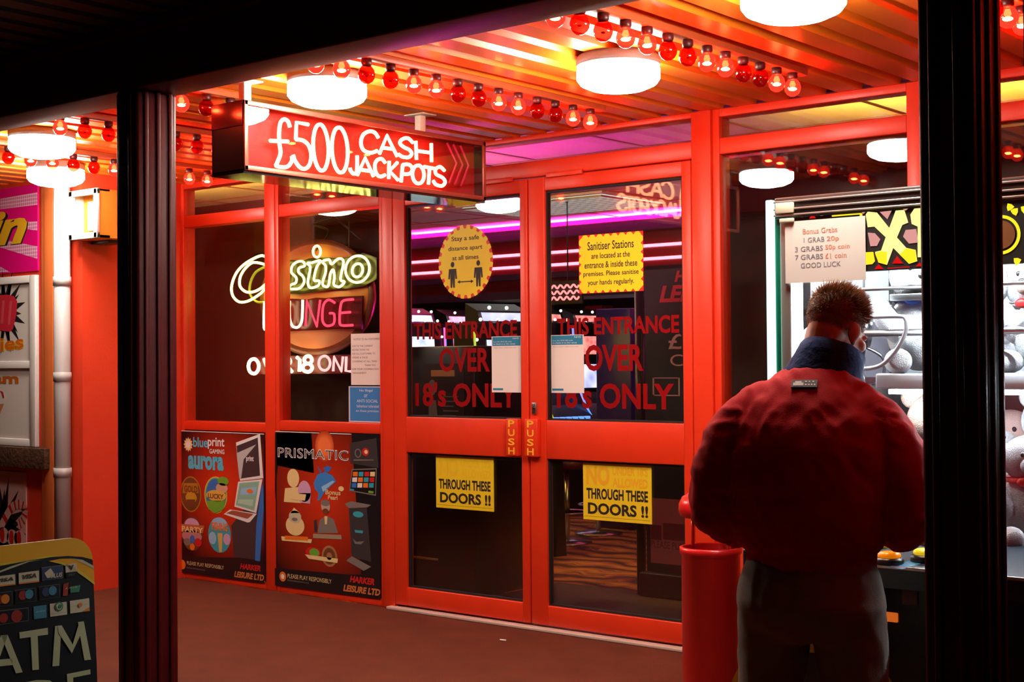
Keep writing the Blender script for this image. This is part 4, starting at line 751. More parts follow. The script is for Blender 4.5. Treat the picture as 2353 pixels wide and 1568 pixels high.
CRD = mat('card_white', (0.55, 0.62, 0.45), 0.45); CB = mat('card_blue', (0.02, 0.06, 0.16), 0.4); CO = mat('card_orange', (0.65, 0.25, 0.02), 0.4); CRD2 = mat('card_red', (0.3, 0.03, 0.02), 0.4); CBL = mat('card_sky', (0.04, 0.25, 0.38), 0.4); CGR = mat('card_green', (0.03, 0.25, 0.15), 0.4); EDG = mat('card_edge', (0.12, 0.16, 0.16), 0.4)
def card(pts, m, l=3): ap(pts, m, l)
def ctext(t, x0, y0, x1, y1, m, l=5, **k):
    a, c_ = aq(x0, y0), aq(x1, y1); p.text(t, min(a[0], c_[0]), a[1], c_[0], c_[1], m, l, **k)
card([(-70, 480), (152, 450), (155, 560), (-65, 588)], CRD); ap([(-68, 575), (155, 548), (155, 560), (-65, 588)], CO, 4); ctext('VISA', -50, 540, 130, 478, INK, shear=0.2, bold=0.03)
card([(188, 440), (398, 412), (400, 530), (190, 556)], CRD); ap([(190, 543), (400, 516), (400, 530), (190, 556)], CO, 4); ctext('VISA', 225, 505, 368, 438, INK, shear=0.2, bold=0.03)
card([(425, 380), (645, 355), (648, 492), (430, 520)], EDG); card([(432, 386), (639, 362), (641, 486), (437, 512)], CB, 4); ap([(452, 440), (515, 388), (545, 430), (560, 480), (480, 490)], CRD, 5); ctext('PLUS', 520, 492, 634, 430, CRD, 6, shear=0.2, bold=0.03)
card([(672, 350), (788, 335), (795, 420), (675, 435)], CRD); ctext('V', 705, 412, 755, 352, INK, bold=0.04); ap([(675, 438), (795, 424), (797, 470), (678, 486)], NAVY, 4); ctext('PAY', 705, 470, 765, 440, EDG)
def circ(x, y, rr, m, l=5): a = aq(x, y); p.ell(a[0], a[1], rr, rr, m, l)
for (pts) in ([(-80, 650), (120, 625), (125, 770), (-75, 795)], [(150, 615), (365, 590), (370, 730), (155, 757)], [(398, 580), (612, 552), (616, 690), (402, 718)]): card(pts, EDG, 3); cx_ = sum(a for a, _ in pts) / 4; cy_ = sum(b for _, b in pts) / 4; card([(cx_ + (a - cx_) * 0.95, cy_ + (b - cy_) * 0.93) for a, b in pts], NAVY, 4)
circ(-15, 715, 0.0125, CRD2); circ(45, 707, 0.0125, CO, 6); circ(230, 668, 0.0125, CRD2); circ(292, 657, 0.0125, CBL, 6); circ(470, 632, 0.0125, CB); circ(535, 620, 0.0125, CBL, 6)
card([(650, 555), (705, 535), (692, 672), (645, 675)], CRD2, 4); card([(720, 580), (828, 560), (812, 635), (722, 642)], CGR, 4); ctext('Link', 665, 605, 800, 572, CRD, 6, shear=0.3)
card([(-40, 830), (290, 795), (292, 935), (-30, 980)], EDG); card([(-34, 838), (284, 803), (286, 928), (-26, 972)], NAVY, 4); circ(30, 905, 0.0125, CRD2); circ(165, 885, 0.0165, CRD2)
card([(342, 785), (475, 768), (478, 900), (347, 916)], CBL); ctext('AMEX', 360, 850, 465, 820, CRD)
card([(510, 758), (685, 735), (690, 868), (515, 892)], CRD); circ(603, 785, 0.013, CGR); circ(603, 785, 0.009, CRD, 6); circ(610, 782, 0.006, CGR, 7); ctext('Diners Club', 530, 868, 675, 838, CGR)
card([(718, 728), (918, 698), (922, 830), (722, 858)], CRD); ap([(830, 843), (920, 790), (922, 830)], CO, 4); ctext('DISC VER', 730, 785, 905, 755, INK, bold=0.02); circ(822, 768, 0.006, CO, 6)
ATX = mat('atm_letter', (0.42, 0.56, 0.33), 0.5)
a, c_ = aq(-175, 1500), aq(940, 940); b0 = aq(935, 1340)[1]
for pts in ([(5, 1082), (75, 1078), (230, 1465), (160, 1478)], [(5, 1082), (75, 1078), (-70, 1490), (-140, 1500)], [(-80, 1342), (125, 1322), (130, 1390), (-80, 1412)], [(195, 1052), (490, 1005), (492, 1075), (200, 1117)], [(312, 1092), (385, 1080), (398, 1437), (330, 1445)], [(565, 987), (630, 980), (608, 1398), (537, 1405)], [(800, 946), (862, 938), (937, 1335), (868, 1342)]): ap(pts, ATX, 3)
ap([(590, 984), (632, 980), (745, 1178), (737, 1270), (600, 1060)], ATX, 4); ap([(862, 938), (815, 945), (745, 1178), (737, 1270), (850, 1030)], ATX, 4)
e = aq(935, 1430); p.text('INSIDE', ul + 0.045, e[1] - 0.105, e[0], e[1], ATX, 3)
part(p.mb, 'front_panel', r, fix=False)
q2 = Print(p.o + Vector((-0.36, 0, 0)), (0, 1, 0), Vector((0.28, 0, 1)).normalized(), (-1, 0, 0.28)); q2.slabpoly([(a, b * 1.0) for a, b in outl], 0.012, NAVY)
part(q2.mb, 'rear_panel', r)
mb = MB().tube([(p.P(ul + 0.1, vt - 0.03) + Vector((-0.012, 0, 0))), (p.P(ul + 0.16, vt - 0.03) + Vector((-0.05, 0, 0)))], 0.008, STEEL, 8).tube([(p.P(ur - 0.16, vt - 0.03) + Vector((-0.012, 0, 0))), (p.P(ur - 0.1, vt - 0.03) + Vector((-0.05, 0, 0)))], 0.008, STEEL, 8)
part(mb, 'hinge', r)

# ------------------------------------------------------------------ litter bin
bc = atD(1633, 1262, 5.8); bx, by = bc.x, bc.y; BRED = mat('bin_red', (0.72, 0.012, 0.012), 0.28, coat=0.3)
r = thing('litter_bin', (bx, by, 0), 'round red litter bin with a domed lid beside the man', 'litter bin')
part(MB().lathe([(0, 0.0), (0.118, 0.0), (0.120, 0.012), (0.120, 0.66), (0.127, 0.668), (0.127, 0.690), (0.118, 0.693), (0.112, 0.688), (0.112, 0.03), (0, 0.03)], BRED, (bx, by, 0), 48), 'body', r)
part(MB().lathe([(0.1105, 0.60), (0.1105, 0.05), (0, 0.05)], MATTBLACK, (bx, by, 0), 32), 'liner', r)
for sg in (0.5, -0.9, 2.2): a = math.radians(40) + sg; part(MB().tube([(bx + 0.105 * math.cos(a), by + 0.105 * math.sin(a), 0.60), (bx + 0.105 * math.cos(a), by + 0.105 * math.sin(a), 0.83)], 0.007, BRED, 8), 'lid_support', r)
part(MB().lathe([(0, 0.812), (0.108, 0.812), (0.124, 0.818), (0.130, 0.842), (0.128, 0.868), (0.114, 0.896), (0.085, 0.912), (0.04, 0.92), (0, 0.922)], BRED, (bx, by, 0), 48), 'lid', r)

# ------------------------------------------------------------------ grab machine
MX0, MX1, MY0, MY1 = -2.458, -1.05, 4.40, 5.35
r = thing('grab_machine', ((MX0 + MX1) / 2, 4.85, 0), 'lit grab machine full of soft toys, partly behind the right hand post', 'arcade machine')
CAB = mat('cabinet_black', (0.012, 0.012, 0.014), 0.3, vary=0.2)
part(MB().rbox(MX0, MX1, MY0 - 0.22, MY1, 0.03, 0.82, CAB, 0.01).box(MX0 + 0.03, MX1 - 0.03, MY0 - 0.18, MY1 - 0.03, 0.0, 0.03, MATTBLACK), 'base_cabinet', r)
# control shelf
SHX0, SHX1 = -2.3, -1.15; sh = MB().prism([(MY0 - 0.01, 0.80), (4.0, 0.765), (4.0, 0.832), (MY0 - 0.005, 0.872)], SHX0, SHX1, mat('control_deck', (0.02, 0.03, 0.045), 0.3, vary=0.5, vscale=30), 'YZ')
shelf = part(sh, 'control_shelf', r)
part(MB().rbox(SHX0, SHX1, 3.992, 4.0, 0.824, 0.834, ALU, 0.002), 'shelf_edge', r)
def deck_z(y): return 0.832 + (y - 4.0) * 0.04 / 0.395
def spin(mb_fn, x, y, z, name, label=None): return part(mb_fn, name, r, label)
for (px_, py_, m, lab) in ((2043, 1272, mat('button_orange', (0.95, 0.28, 0.01), 0.25, emit=(1, 0.25, 0.0), es=0.5), 'orange push button'), (2126, 1271, mat('button_yellow', (0.95, 0.7, 0.03), 0.25, emit=(1, 0.7, 0.02), es=0.5), 'yellow push button')):
    c = onZ(px_, py_ + 8, 0.855); z = deck_z(c.y)
    bt = part(MB().lathe([(0, 0.018), (0.032, 0.018), (0.036, 0.022), (0.033, 0.032), (0.02, 0.036), (0, 0.037)], m, (c.x, c.y, z), 28), 'button', r, lab)
    o = MB().lathe([(0.033, -0.002), (0.044, -0.002), (0.044, 0.012), (0.038, 0.018), (0.033, 0.018)], BLACK, (c.x, c.y, z), 28).build('button_ring'); o.parent = bt; o.location = -parent_world(bt)
BLUESHINE = mat('painted_shine_blue', (0.05, 0.35, 0.55), 0.35)  # flat blue patch, a reflection painted onto the control deck
c = onZ(2075, 1285, 0.85)
part(MB().add([(c.x - 0.03, c.y - 0.06, deck_z(c.y - 0.06) + .001), (c.x + 0.03, c.y - 0.07, deck_z(c.y - 0.07) + .001), (c.x + 0.07, c.y + 0.09, deck_z(c.y + 0.09) + .001), (c.x + 0.03, c.y + 0.10, deck_z(c.y + 0.1) + .001)], [(0, 1, 2, 3)], BLUESHINE), 'deck_shine', r, fix=False)
for px0, label in ((2023, 'joystick with yellow gaiter'), (2133, 'second joystick')):
    c = onZ(px0, 1250, 0.865); z = deck_z(c.y)
    js = part(MB().tube([(c.x, c.y, z), (c.x - 0.008, c.y + 0.0, z + 0.06), (c.x - 0.02, c.y, z + 0.13)], [0.005, 0.005, 0.005], STEEL, 8).ball((c.x - 0.021, c.y, z + 0.14), 0.016, WHITE, 12), 'joystick', r, label)
    gm = MB(); prof = []
    for i in range(9): prof.append((0.030 - i * 0.0022 - (0.004 if i % 2 else 0), i * 0.006))
    o = gm.lathe(prof + [(0, 0.05)], YEL, (c.x, c.y, z), 18).build('gaiter'); o.parent = js; o.location = -parent_world(js)
part(MB().rbox(-1.885, -1.835, MY0 - 0.226, MY0 - 0.218, 0.69, 0.735, mat('coin_label', (0.14, 0.07, 0.07), 0.5), 0.002), 'price_label', r)
part(MB().rbox(-1.96, -1.9, MY0 - 0.228, MY0 - 0.218, 0.63, 0.66, mat('coin_lamp', (0.8, 0.2, 0.02), 0.3, emit=(1, 0.2, 0.02), es=0.5), 0.004), 'coin_slot', r, 'lit orange coin slot')
p = YP(MY0 - 0.2205); p.l = 1
arc = [(-2.19 + 0.34 * math.sin(t), 0.22 + 0.36 * math.cos(t)) for t in [i * 0.12 - 1.2 for i in range(21)]]; arc2 = [(-2.19 + 0.26 * math.sin(t), 0.22 + 0.28 * math.cos(t)) for t in [1.2 - i * 0.12 for i in range(21)]]
for i in range(20): p.poly([arc[i], arc[i + 1], arc2[19 - i], arc2[20 - i]], mat('decal_gold', (0.65, 0.4, 0.01), 0.4))
part(p.mb, 'front_decal', r, 'gold curved decal', fix=False)
# chamber frame
for args in ((MX0 + 0.035, MX0 + 0.075, MY0, MY0 + 0.05, 0.82, 1.95, ALU), (MX1 - 0.05, MX1, MY0, MY0 + 0.05, 0.82, 1.95, ALU), (MX0, MX0 + 0.05, MY1 - 0.05, MY1, 0.82, 1.95, BLACK), (MX0 + 0.015, MX0 + 0.035, MY0, MY0 + 0.04, 0.82, 1.98, mat('green_post', (0.0, 0.12, 0.07), 0.35))): part(MB().rbox(*args, 0.004), 'corner_post', r)
part(MB().rbox(MX0 - 0.014, MX0 + 0.012, MY0 - 0.012, MY0 + 0.012, 0.84, 2.015, glow('led_green_white', (0.42, 1.0, 0.78), 2.6), 0.004), 'led_strip', r, 'green-white light strip')
mb = MB().rbox(MX0 + 0.02, MX1, MY0 - 0.01, MY1, 1.945, 2.02, mat('top_dark_brown', (0.05, 0.035, 0.03), 0.4), 0.006)
part(mb, 'top_beam', r)
for z in (1.953, 1.974, 2.0): part(MB().rbox(MX0 + 0.02, MX1, MY0 - 0.017, MY0 - 0.009, z, z + 0.007, ALU, 0.002), 'top_strip', r)
part(MB().rbox(MX0 + 0.03, MX0 + 0.1, MY0 - 0.022, MY0 - 0.01, 1.962, 2.0, CREAM, 0.003).rbox(MX0 + 0.045, MX0 + 0.1, MY0 - 0.022, MY0 - 0.01, 1.93, 1.945, CREAM, 0.003), 'hinge', r)
# title panel
TY = MY0 - 0.006; p = YP(TY)
p.slab(MX0 + 0.075, 1.75, MX1 - 0.05, 1.944, 0.05, MATTBLACK)
GYL = glow('lit_yellow', (1.0, 0.72, 0.02), 1.25); GYW = glow('lit_pale_yellow', (1.0, 0.9, 0.28), 1.35); GRD = glow('lit_red', (0.9, 0.01, 0.01), 0.8); GPK = glow('lit_pink', (0.95, 0.42, 0.38), 0.8)
def tq(x, y): h = onY(1780 + x / 3.2676, 420 + y / 3.2676, TY); return (h.x, h.z)
def tp(pts, m, l): p.poly([tq(a, b) for a, b in pts], m, l)
tp([(685, 240), (700, 218), (770, 225), (862, 340), (910, 210), (975, 205), (1005, 300), (960, 318), (920, 412), (990, 490), (1060, 505), (1072, 590), (1010, 610), (892, 490), (845, 618), (780, 600), (755, 520), (800, 510), (835, 410), (750, 330), (700, 335)], GYW, 2)
tp([(755, 530), (800, 515), (845, 520), (845, 618), (782, 600)], GYL, 3); tp([(990, 492), (1058, 506), (1070, 590), (1010, 608), (940, 540)], GYL, 3)
tp([(640, 525), (742, 520), (755, 590), (735, 612), (640, 622)], GYL, 2); tp([(640, 230), (660, 230), (662, 330), (640, 330)], GYL, 2)
tp([(790, 220), (880, 210), (848, 275)], GPK, 2); tp([(700, 375), (755, 380), (795, 425), (770, 475), (720, 478)], GPK, 2); tp([(985, 355), (1065, 348), (1080, 450), (1010, 458), (965, 405)], GPK, 2); tp([(950, 190), (1015, 185), (985, 210)], GPK, 2); tp([(645, 215), (690, 212), (668, 235)], GPK, 2)
tp([(885, 608), (920, 550), (968, 608)], GRD, 2); tp([(750, 650), (782, 612), (820, 648)], GRD, 2); tp([(1060, 630), (1090, 600), (1130, 628)], GRD, 2); tp([(850, 640), (1015, 630), (1015, 636), (850, 646)], GRD, 2); tp([(260, 270), (285, 235), (312, 266)], GRD, 2); tp([(180, 258), (210, 240), (215, 262)], GRD, 2)
tp([(430, 245), (650, 228), (650, 238), (432, 256)], GYL, 2); tp([(340, 240), (400, 228), (400, 240), (345, 250)], GPK, 2)
tp([(1020, 240), (1050, 195), (1180, 185), (1180, 240), (1130, 250), (1130, 560), (1075, 560), (1075, 330), (1030, 310)], GYW, 2)
for (cx_, cz_) in ((onY(2300, 540, TY).x, onY(2300, 540, TY).z),):
    for i in range(36):
        t0, t1 = 2 * math.pi * i / 36, 2 * math.pi * (i + 1) / 36
        p.poly([(cx_ + a * math.cos(t), cz_ + a * math.sin(t)) for a, t in ((0.052, t0), (0.062, t0), (0.062, t1), (0.052, t1))], GYL, 2)
    p.ell(cx_, cz_, 0.045, 0.045, mat('speaker_brown', (0.3, 0.12, 0.03), 0.5), 2)
    for i, (dx, dz) in enumerate(((0.03, 0.085), (0.075, 0.075), (0.045, 0.07), (0.09, 0.04), (0.085, -0.01), (0.085, -0.06), (0.05, -0.085), (0.1, 0.085), (-0.03, 0.085), (-0.07, -0.07))): p.star(cx_ + dx, cz_ + dz, 0.010, 0.014, 3, GYL, 2, 0.4 * i)
part(p.mb, 'title_panel', r, 'black panel with glowing yellow letters', fix=False)
part(MB().box(MX0 + 0.075, MX1 - 0.05, MY0 + 0.02, MY0 + 0.025, 0.88, 1.75, clear('machine_glass', (0.97, 0.98, 0.98), 0.04)), 'front_glass', r)
part(MB().box(MX0 + 0.02, MX0 + 0.025, MY0 + 0.05, 4.68, 0.82, 1.945, clear('machine_glass')), 'side_glass', r)
part(MB().box(MX0 + 0.005, MX0 + 0.025, 4.68, MY1 - 0.02, 1.60, 1.945, mat('chamber_white', (0.78, 0.82, 0.88), 0.35)).box(MX0 + 0.005, MX0 + 0.025, 4.68, MY1 - 0.02, 1.385, 1.60, mat('side_grey', (0.22, 0.20, 0.24), 0.25)).box(MX0 + 0.005, MX0 + 0.025, 4.68, MY1 - 0.02, 0.82, 1.385, mat('chamber_dark', (0.09, 0.02, 0.025), 0.4)), 'side_panel', r)
CW = mat('chamber_white', (0.78, 0.82, 0.88), 0.35)
part(MB().box(-2.05, MX1, MY1 - 0.02, MY1, 1.36, 1.945, CW).box(MX1 - 0.02, MX1, MY0, MY1, 0.82, 1.945, CW).box(MX0 + 0.05, -2.05, MY1 - 0.02, MY1, 1.3, 1.945, CW), 'back_wall', r)
part(MB().box(MX0 + 0.05, MX1, MY1 - 0.02, MY1, 0.82, 1.36, mat('chamber_dark', (0.09, 0.02, 0.025), 0.4)), 'back_wall', r, 'dark lower back wall')
part(MB().rbox(-2.13, MX1 - 0.02, 4.52, MY1 - 0.02, 1.352, 1.405, CW, 0.008), 'toy_tray', r, 'white upper tray')
CL = glow('chamber_light', (0.86, 0.95, 1.0), 170.0)
part(MB().rbox(-2.3, MX1 - 0.06, MY0 + 0.06, MY0 + 0.09, 1.90, 1.93, CL, 0.004), 'light_tube', r); part(MB().rbox(-2.0, MX1 - 0.06, MY1 - 0.12, MY1 - 0.09, 1.90, 1.93, CL, 0.004), 'light_tube', r)
part(MB().rbox(MX0 + 0.08, MX0 + 0.1, MY0 + 0.03, MY0 + 0.045, 0.9, 1.74, glow('corner_tube_white', (0.8, 0.93, 1.0), 25.0), 0.003), 'light_tube', r)
part(MB().rbox(-2.1, MX1 - 0.06, 4.56, 4.58, 1.335, 1.35, CL, 0.003), 'light_tube', r)
part(MB().tube([(-2.4, 4.62, 1.70), (MX1 - 0.02, 4.62, 1.70)], 0.007, STEEL, 8).tube([(-2.4, 4.62, 1.545), (MX1 - 0.02, 4.62, 1.545)], 0.012, STEEL, 8).tube([(-2.4, 5.0, 1.64), (MX1 - 0.02, 5.0, 1.64)], 0.012, STEEL, 8), 'gantry_rail', r)
part(MB().rbox(-2.16, -2.02, 4.72, 4.95, 1.60, 1.66, BLACK, 0.008).rbox(-2.12, -2.0, 4.62, 5.0, 1.655, 1.68, STEEL, 0.004).tube([(-2.05, 4.8, 1.66), (-1.98, 4.8, 1.74), (-1.98, 4.8, 1.9)], 0.005, BLACK, 6), 'carriage', r)
def mq(x, y, Y=4.5): return onY(1780 + x / 3.2676, 420 + y / 3.2676, Y)
part(MB().tube(smooth_path([mq(560, 1030), mq(700, 1012), mq(930, 1005), mq(980, 1020), mq(990, 1080), mq(960, 1180), mq(880, 1300), mq(780, 1380), mq(640, 1400), mq(560, 1390)]), 0.0075, mat('grey_hose', (0.6, 0.62, 0.66), 0.4), 10), 'air_hose', r)
mb = MB().lathe([(0, 0.1), (0.03, 0.1), (0.035, 0.06), (0.02, 0.0), (0, 0.0)], STEEL, (-2.3, 4.8, 1.5), 16)
for i in range(3):
    a = 2.1 * i; mb.tube(smooth_path([(-2.3, 4.8, 1.5), (-2.3 + 0.07 * math.cos(a), 4.8 + 0.07 * math.sin(a), 1.46), (-2.3 + 0.07 * math.cos(a), 4.8 + 0.07 * math.sin(a), 1.39), (-2.3 + 0.03 * math.cos(a), 4.8 + 0.03 * math.sin(a), 1.36)]), 0.006, STEEL, 6)
mb.tube([(-2.3, 4.8, 1.6), (-2.3, 4.8, 1.9)], 0.004, STEEL, 6)
part(mb, 'claw', r)
# soft toys
FURW = mat('white_plush', (0.85, 0.87, 0.9), 0.95, bump=0.5, bscale=220); FURG = mat('grey_plush', (0.38, 0.37, 0.4), 0.95, bump=0.5, bscale=220); FURB = mat('brown_plush', (0.32, 0.2, 0.16), 0.95, bump=0.5, bscale=220); FURK = mat('blush_plush', (0.75, 0.5, 0.45), 0.95, bump=0.4, bscale=220)
RIBS = {'red': PRD, 'blue': mat('ribbon_blue', (0.03, 0.12, 0.6), 0.5), 'yellow': mat('ribbon_yellow', (0.9, 0.6, 0.02), 0.5), 'pink': mat('ribbon_pink', (0.8, 0.2, 0.35), 0.5), 'orange': POR}
def toy(x, y, z, s, fur, muz, ear, rib, rz, label):
    t = thing('soft_toy', (0, 0, 0), label, 'soft toy', 'soft toys in the grab machine')
    mb = MB().ball((0, 0, 0.17), (0.13, 0.11, 0.16), fur, 24).ball((0, -0.02, 0.40), (0.12, 0.11, 0.11), fur, 24)
    for sg in (-1, 1):
        mb.ball((sg * 0.13, -0.05, 0.22), (0.05, 0.055, 0.11), fur, 16, Matrix.Rotation(sg * 0.5, 3, 'Y')); mb.ball((sg * 0.095, -0.13, 0.05), (0.055, 0.11, 0.052), fur, 16)
    part(mb, 'body', t)
    part(MB().ball((0, -0.115, 0.375), (0.055, 0.05, 0.045), muz, 16), 'muzzle', t)
    part(MB().ball((0, -0.162, 0.39), (0.018, 0.012, 0.013), BLACK, 10), 'nose', t)
    for sg in (-1, 1):
        part(MB().ball((sg * 0.042, -0.118, 0.425), (0.011, 0.008, 0.012), BLACK, 10), 'eye', t)
        part(MB().ball((sg * 0.095, 0.0, 0.49) if ear == 'bear' else (sg * 0.125, -0.01, 0.40), (0.045, 0.022, 0.045) if ear == 'bear' else (0.03, 0.045, 0.085), fur if ear == 'bear' else muz, 14), 'ear', t)
        part(MB().ball((sg * 0.1, -0.235, 0.055), (0.04, 0.012, 0.04), muz, 12), 'paw_pad', t)
    if rib: part(MB().lathe([(0.085, -0.012), (0.1, -0.012), (0.1, 0.012), (0.085, 0.012)], RIBS[rib], (0, -0.005, 0.305), 24).ball((0.035, -0.105, 0.3), (0.035, 0.014, 0.022), RIBS[rib], 10).ball((-0.035, -0.105, 0.3), (0.035, 0.014, 0.022), RIBS[rib], 10), 'ribbon', t)
    t.location = (x, y, z); t.scale = (s, s, s); t.rotation_euler = (0, 0, rz)
a = onY(2095, 800, 4.72)
toy(a.x + 0.02, 4.74, 1.403, 0.86, FURW, FURW, 'bear', 'blue', 0.5, 'large white bear on the upper tray, just left of the post')
a = onY(2335, 760, 4.75); toy(a.x + 0.08, 4.78, 1.403, 0.78, FURW, FURK, 'bear', 'red', -0.2, 'white bear on the upper tray, right of the post')
a = onY(2225, 760, 4.9); toy(a.x, 5.05, 1.403, 0.8, FURW, FURW, 'dog', None, 0.2, 'white dog toy on the upper tray, mostly hidden by the post')
a = onY(2112, 960, 4.62); toy(a.x + 0.02, 4.74, 0.87, 0.92, FURB, FURW, 'bear', 'blue', 0.45, 'brown and white bear in the lower chamber, left of the post')
a = onY(2330, 960, 4.65); toy(a.x + 0.07, 4.86, 0.87, 0.92, FURG, FURW, 'bear', 'yellow', 0.0, 'grey bear with yellow ribbon in the lower chamber right of the post')
a = onY(2335, 1200, 4.5); toy(a.x + 0.02, 4.56, 0.85, 0.7, FURG, FURG, 'dog', 'red', 0.5, 'small grey dog toy at the front of the lower chamber')
a = onY(2085, 1090, 4.52); toy(a.x - 0.0, 4.53, 0.85, 0.5, FURW, FURK, 'dog', 'orange', 0.6, 'small white dog toy behind the man\'s right sleeve')
a = onY(2240, 1000, 4.9); toy(a.x + 0.05, 5.12, 0.86, 0.8, FURK, FURW, 'bear', 'pink', 0.1, 'blush pink bear at the back of the lower chamber')
for (x_, y_, sc, f_, m_, er, rb, rz_, lb) in ((-1.27, 4.7, 0.7, FURB, FURW, 'bear', 'red', -0.3, 'brown bear in the far right corner of the grab machine'), (-1.3, 5.1, 0.85, FURW, FURW, 'dog', 'yellow', -0.2, 'white dog with yellow ribbon at the back right of the grab machine')):
    toy(x_, y_, 0.86, sc, f_, m_, er, rb, rz_, lb)
toy(-1.3, 4.85, 1.403, 0.8, FURW, FURK, 'bear', 'pink', -0.3, 'white bear with pink ribbon at the far right of the upper tray')
toy(-2.375, 4.56, 1.362, 0.42, FURW, FURW, 'dog', None, 0.5, 'small white toy in the dim left corner, beside the man\'s head')
part(MB().rbox(MX0 + 0.03, -2.2, 4.47, MY1 - 0.03, 0.83, 1.36, mat('inner_shelf', (0.06, 0.05, 0.05), 0.5), 0.01), 'inner_shelf', bpy.data.objects['grab_machine'])
part(MB().box(MX0 + 0.05, MX1 - 0.02, MY0 + 0.03, MY1 - 0.03, 0.82, 0.85, CW), 'chamber_floor', bpy.data.objects['grab_machine'])
# paper on the machine
p = sheet(MY0 - 0.012); A0, A1 = onY(1805, 652, MY0 - 0.012), onY(1988, 496, MY0 - 0.012); X0, X1, Z0, Z1 = A0.x, A1.x, A0.z, A1.z; w, h = X1 - X0, Z1 - Z0
p.slab(X0, Z0, X1, Z1, 0.0008, mat('bonus_paper', (0.8, 0.76, 0.7), 0.8)); OI = mat('paper_orange_ink', (0.75, 0.22, 0.12), 0.7); GI = mat('paper_grey_ink', (0.2, 0.2, 0.24), 0.7)
for (t, x0_, x1_, zc, hh, m) in (('Bonus Grabs', .23, .66, .78, .085, OI), ('1 GRAB', .24, .50, .64, .08, GI), ('20p', .53, .68, .625, .095, OI), ('3 GRABS', .13, .48, .50, .08, GI), ('50p coin', .51, .81, .49, .095, OI), ('7 GRABS', .13, .48, .37, .08, GI), ('£1 coin', .51, .77, .37, .08, OI), ('GOOD LUCK', .20, .70, .235, .08, GI)):
    p.text(t, X0 + x0_ * w, Z0 + zc * h, X0 + x1_ * w, Z0 + (zc + hh) * h, m)
tag(p.mb.build('paper_notice', fix=False), 'white paper with bonus grab prices taped to the grab machine', 'notice')
c = onZ(1155, 1474, 0)
tag(MB().tube([(c.x - 0.018, c.y, 0.005), (c.x + 0.018, c.y + 0.006, 0.005)], 0.0045, WHITE, 8).build('cigarette_end'), 'white cigarette end on the tarmac in front of the left door', 'litter')

# ------------------------------------------------------------------ arcade inside
def slot(px, D, rz, label, scr, top, cab=CAB, accent=None, hgt=1.95):
    t = thing('games_machine', (0, 0, 0), label, 'games machine', 'games machines inside the arcade')
    w = 0.31
    part(MB().prism([(-0.28, 0.0), (0.30, 0.0), (0.30, hgt), (0.05, hgt), (0.0, hgt * 0.62), (-0.10, hgt * 0.56), (-0.34, hgt * 0.46), (-0.34, hgt * 0.42), (-0.24, hgt * 0.40)], -w, w, cab, 'YZ'), 'cabinet', t)
    def scrn(nm, z0, z1, y0, y1, m, ww=0.25): part(MB().add([(-ww, y0, z0), (ww, y0, z0), (ww, y1, z1), (-ww, y1, z1)], [(0, 1, 2, 3)], m), nm, t, fix=False)
    scrn('lower_screen', hgt * 0.645, hgt * 0.775, -0.004, 0.016, scr, 0.21); scrn('upper_screen', hgt * 0.83, hgt * 0.93, 0.02, 0.034, top, 0.19)
    part(MB().prism([(0.06, hgt + 0.005), (0.26, hgt + 0.005), (0.26, hgt + 0.16), (0.10, hgt + 0.10)], -w * 0.75, w * 0.75, cab, 'YZ').add([(-w * 0.65, 0.062, hgt + 0.02), (w * 0.65, 0.062, hgt + 0.02), (w * 0.65, 0.09, hgt + 0.085), (-w * 0.65, 0.09, hgt + 0.085)], [(0, 1, 2, 3)], top), 'topper', t, fix=False)
    dk = MB()
    for i in range(6): dk.rbox(-0.24 + 0.085 * i, -0.18 + 0.085 * i, -0.28, -0.22, hgt * 0.485, hgt * 0.50, accent or scr, 0.006)
    part(dk, 'button_deck', t)
    ml = MB(); MW = glow('marquee_white', (1.0, 0.75, 0.85), 5.0)
    for i in range(7): ml.ball((-0.24 + 0.08 * i, 0.04, hgt + 0.03 + 0.09 * (i % 2)), 0.014, MW, 8)
    for i in range(6):
        for sg in (-1, 1): ml.ball((sg * 0.285, 0.0 + 0.03 * (i / 6), hgt * (0.64 + 0.058 * i)), 0.013, MW if i % 2 else top, 8)
    part(ml, 'marquee_lights', t)
    if accent:
        for sg in (-1, 1): part(MB().tube(smooth_path([(sg * w, 0.02, hgt * 0.98), (sg * w, -0.03, hgt * 0.7), (sg * w, -0.2, hgt * 0.52), (sg * w, -0.33, hgt * 0.46)]), 0.009, accent, 6), 'edge_light', t)
    c = atD(px, 832, D); t.location = (c.x, c.y, 0); t.rotation_euler = (0, 0, rz)
def scrmat(name, c0, c1, s, scale=9):
    if name in MATS: return MATS[name]
    m = glow(name, c0, s); nt = m.node_tree; e = [n for n in nt.nodes if n.type == 'EMISSION'][0]; N, L = nt.nodes.new, nt.links.new
    tc = N('ShaderNodeTexCoord'); v = N('ShaderNodeTexVoronoi'); v.inputs['Scale'].default_value = scale; L(tc.outputs['Object'], v.inputs['Vector'])
    mx = N('ShaderNodeMix'); mx.data_type = 'RGBA'; mx.inputs[6].default_value = (*c0, 1); mx.inputs[7].default_value = (*c1, 1); L(v.outputs['Distance'], mx.inputs[0]); L(mx.outputs[2], e.inputs[0]); return m
SW = scrmat('screen_white', (1, 0.95, 1), (0.3, 0.4, 1.0), 2.2); SB = scrmat('screen_blue', (0.35, 0.35, 1.0), (0.9, 0.9, 1), 1.6); SP = scrmat('screen_pink', (1.0, 0.2, 0.6), (1, 0.8, 0.9), 1.8, 14); SG = scrmat('screen_green', (0.3, 1.0, 0.6), (1, 1, 1), 1.8, 12); SR = scrmat('screen_red', (1.0, 0.05, 0.1), (1, 0.5, 0.4), 1.4, 16); SO = scrmat('screen_gold', (1, 0.55, 0.1), (1, 0.9, 0.6), 1.6, 16)
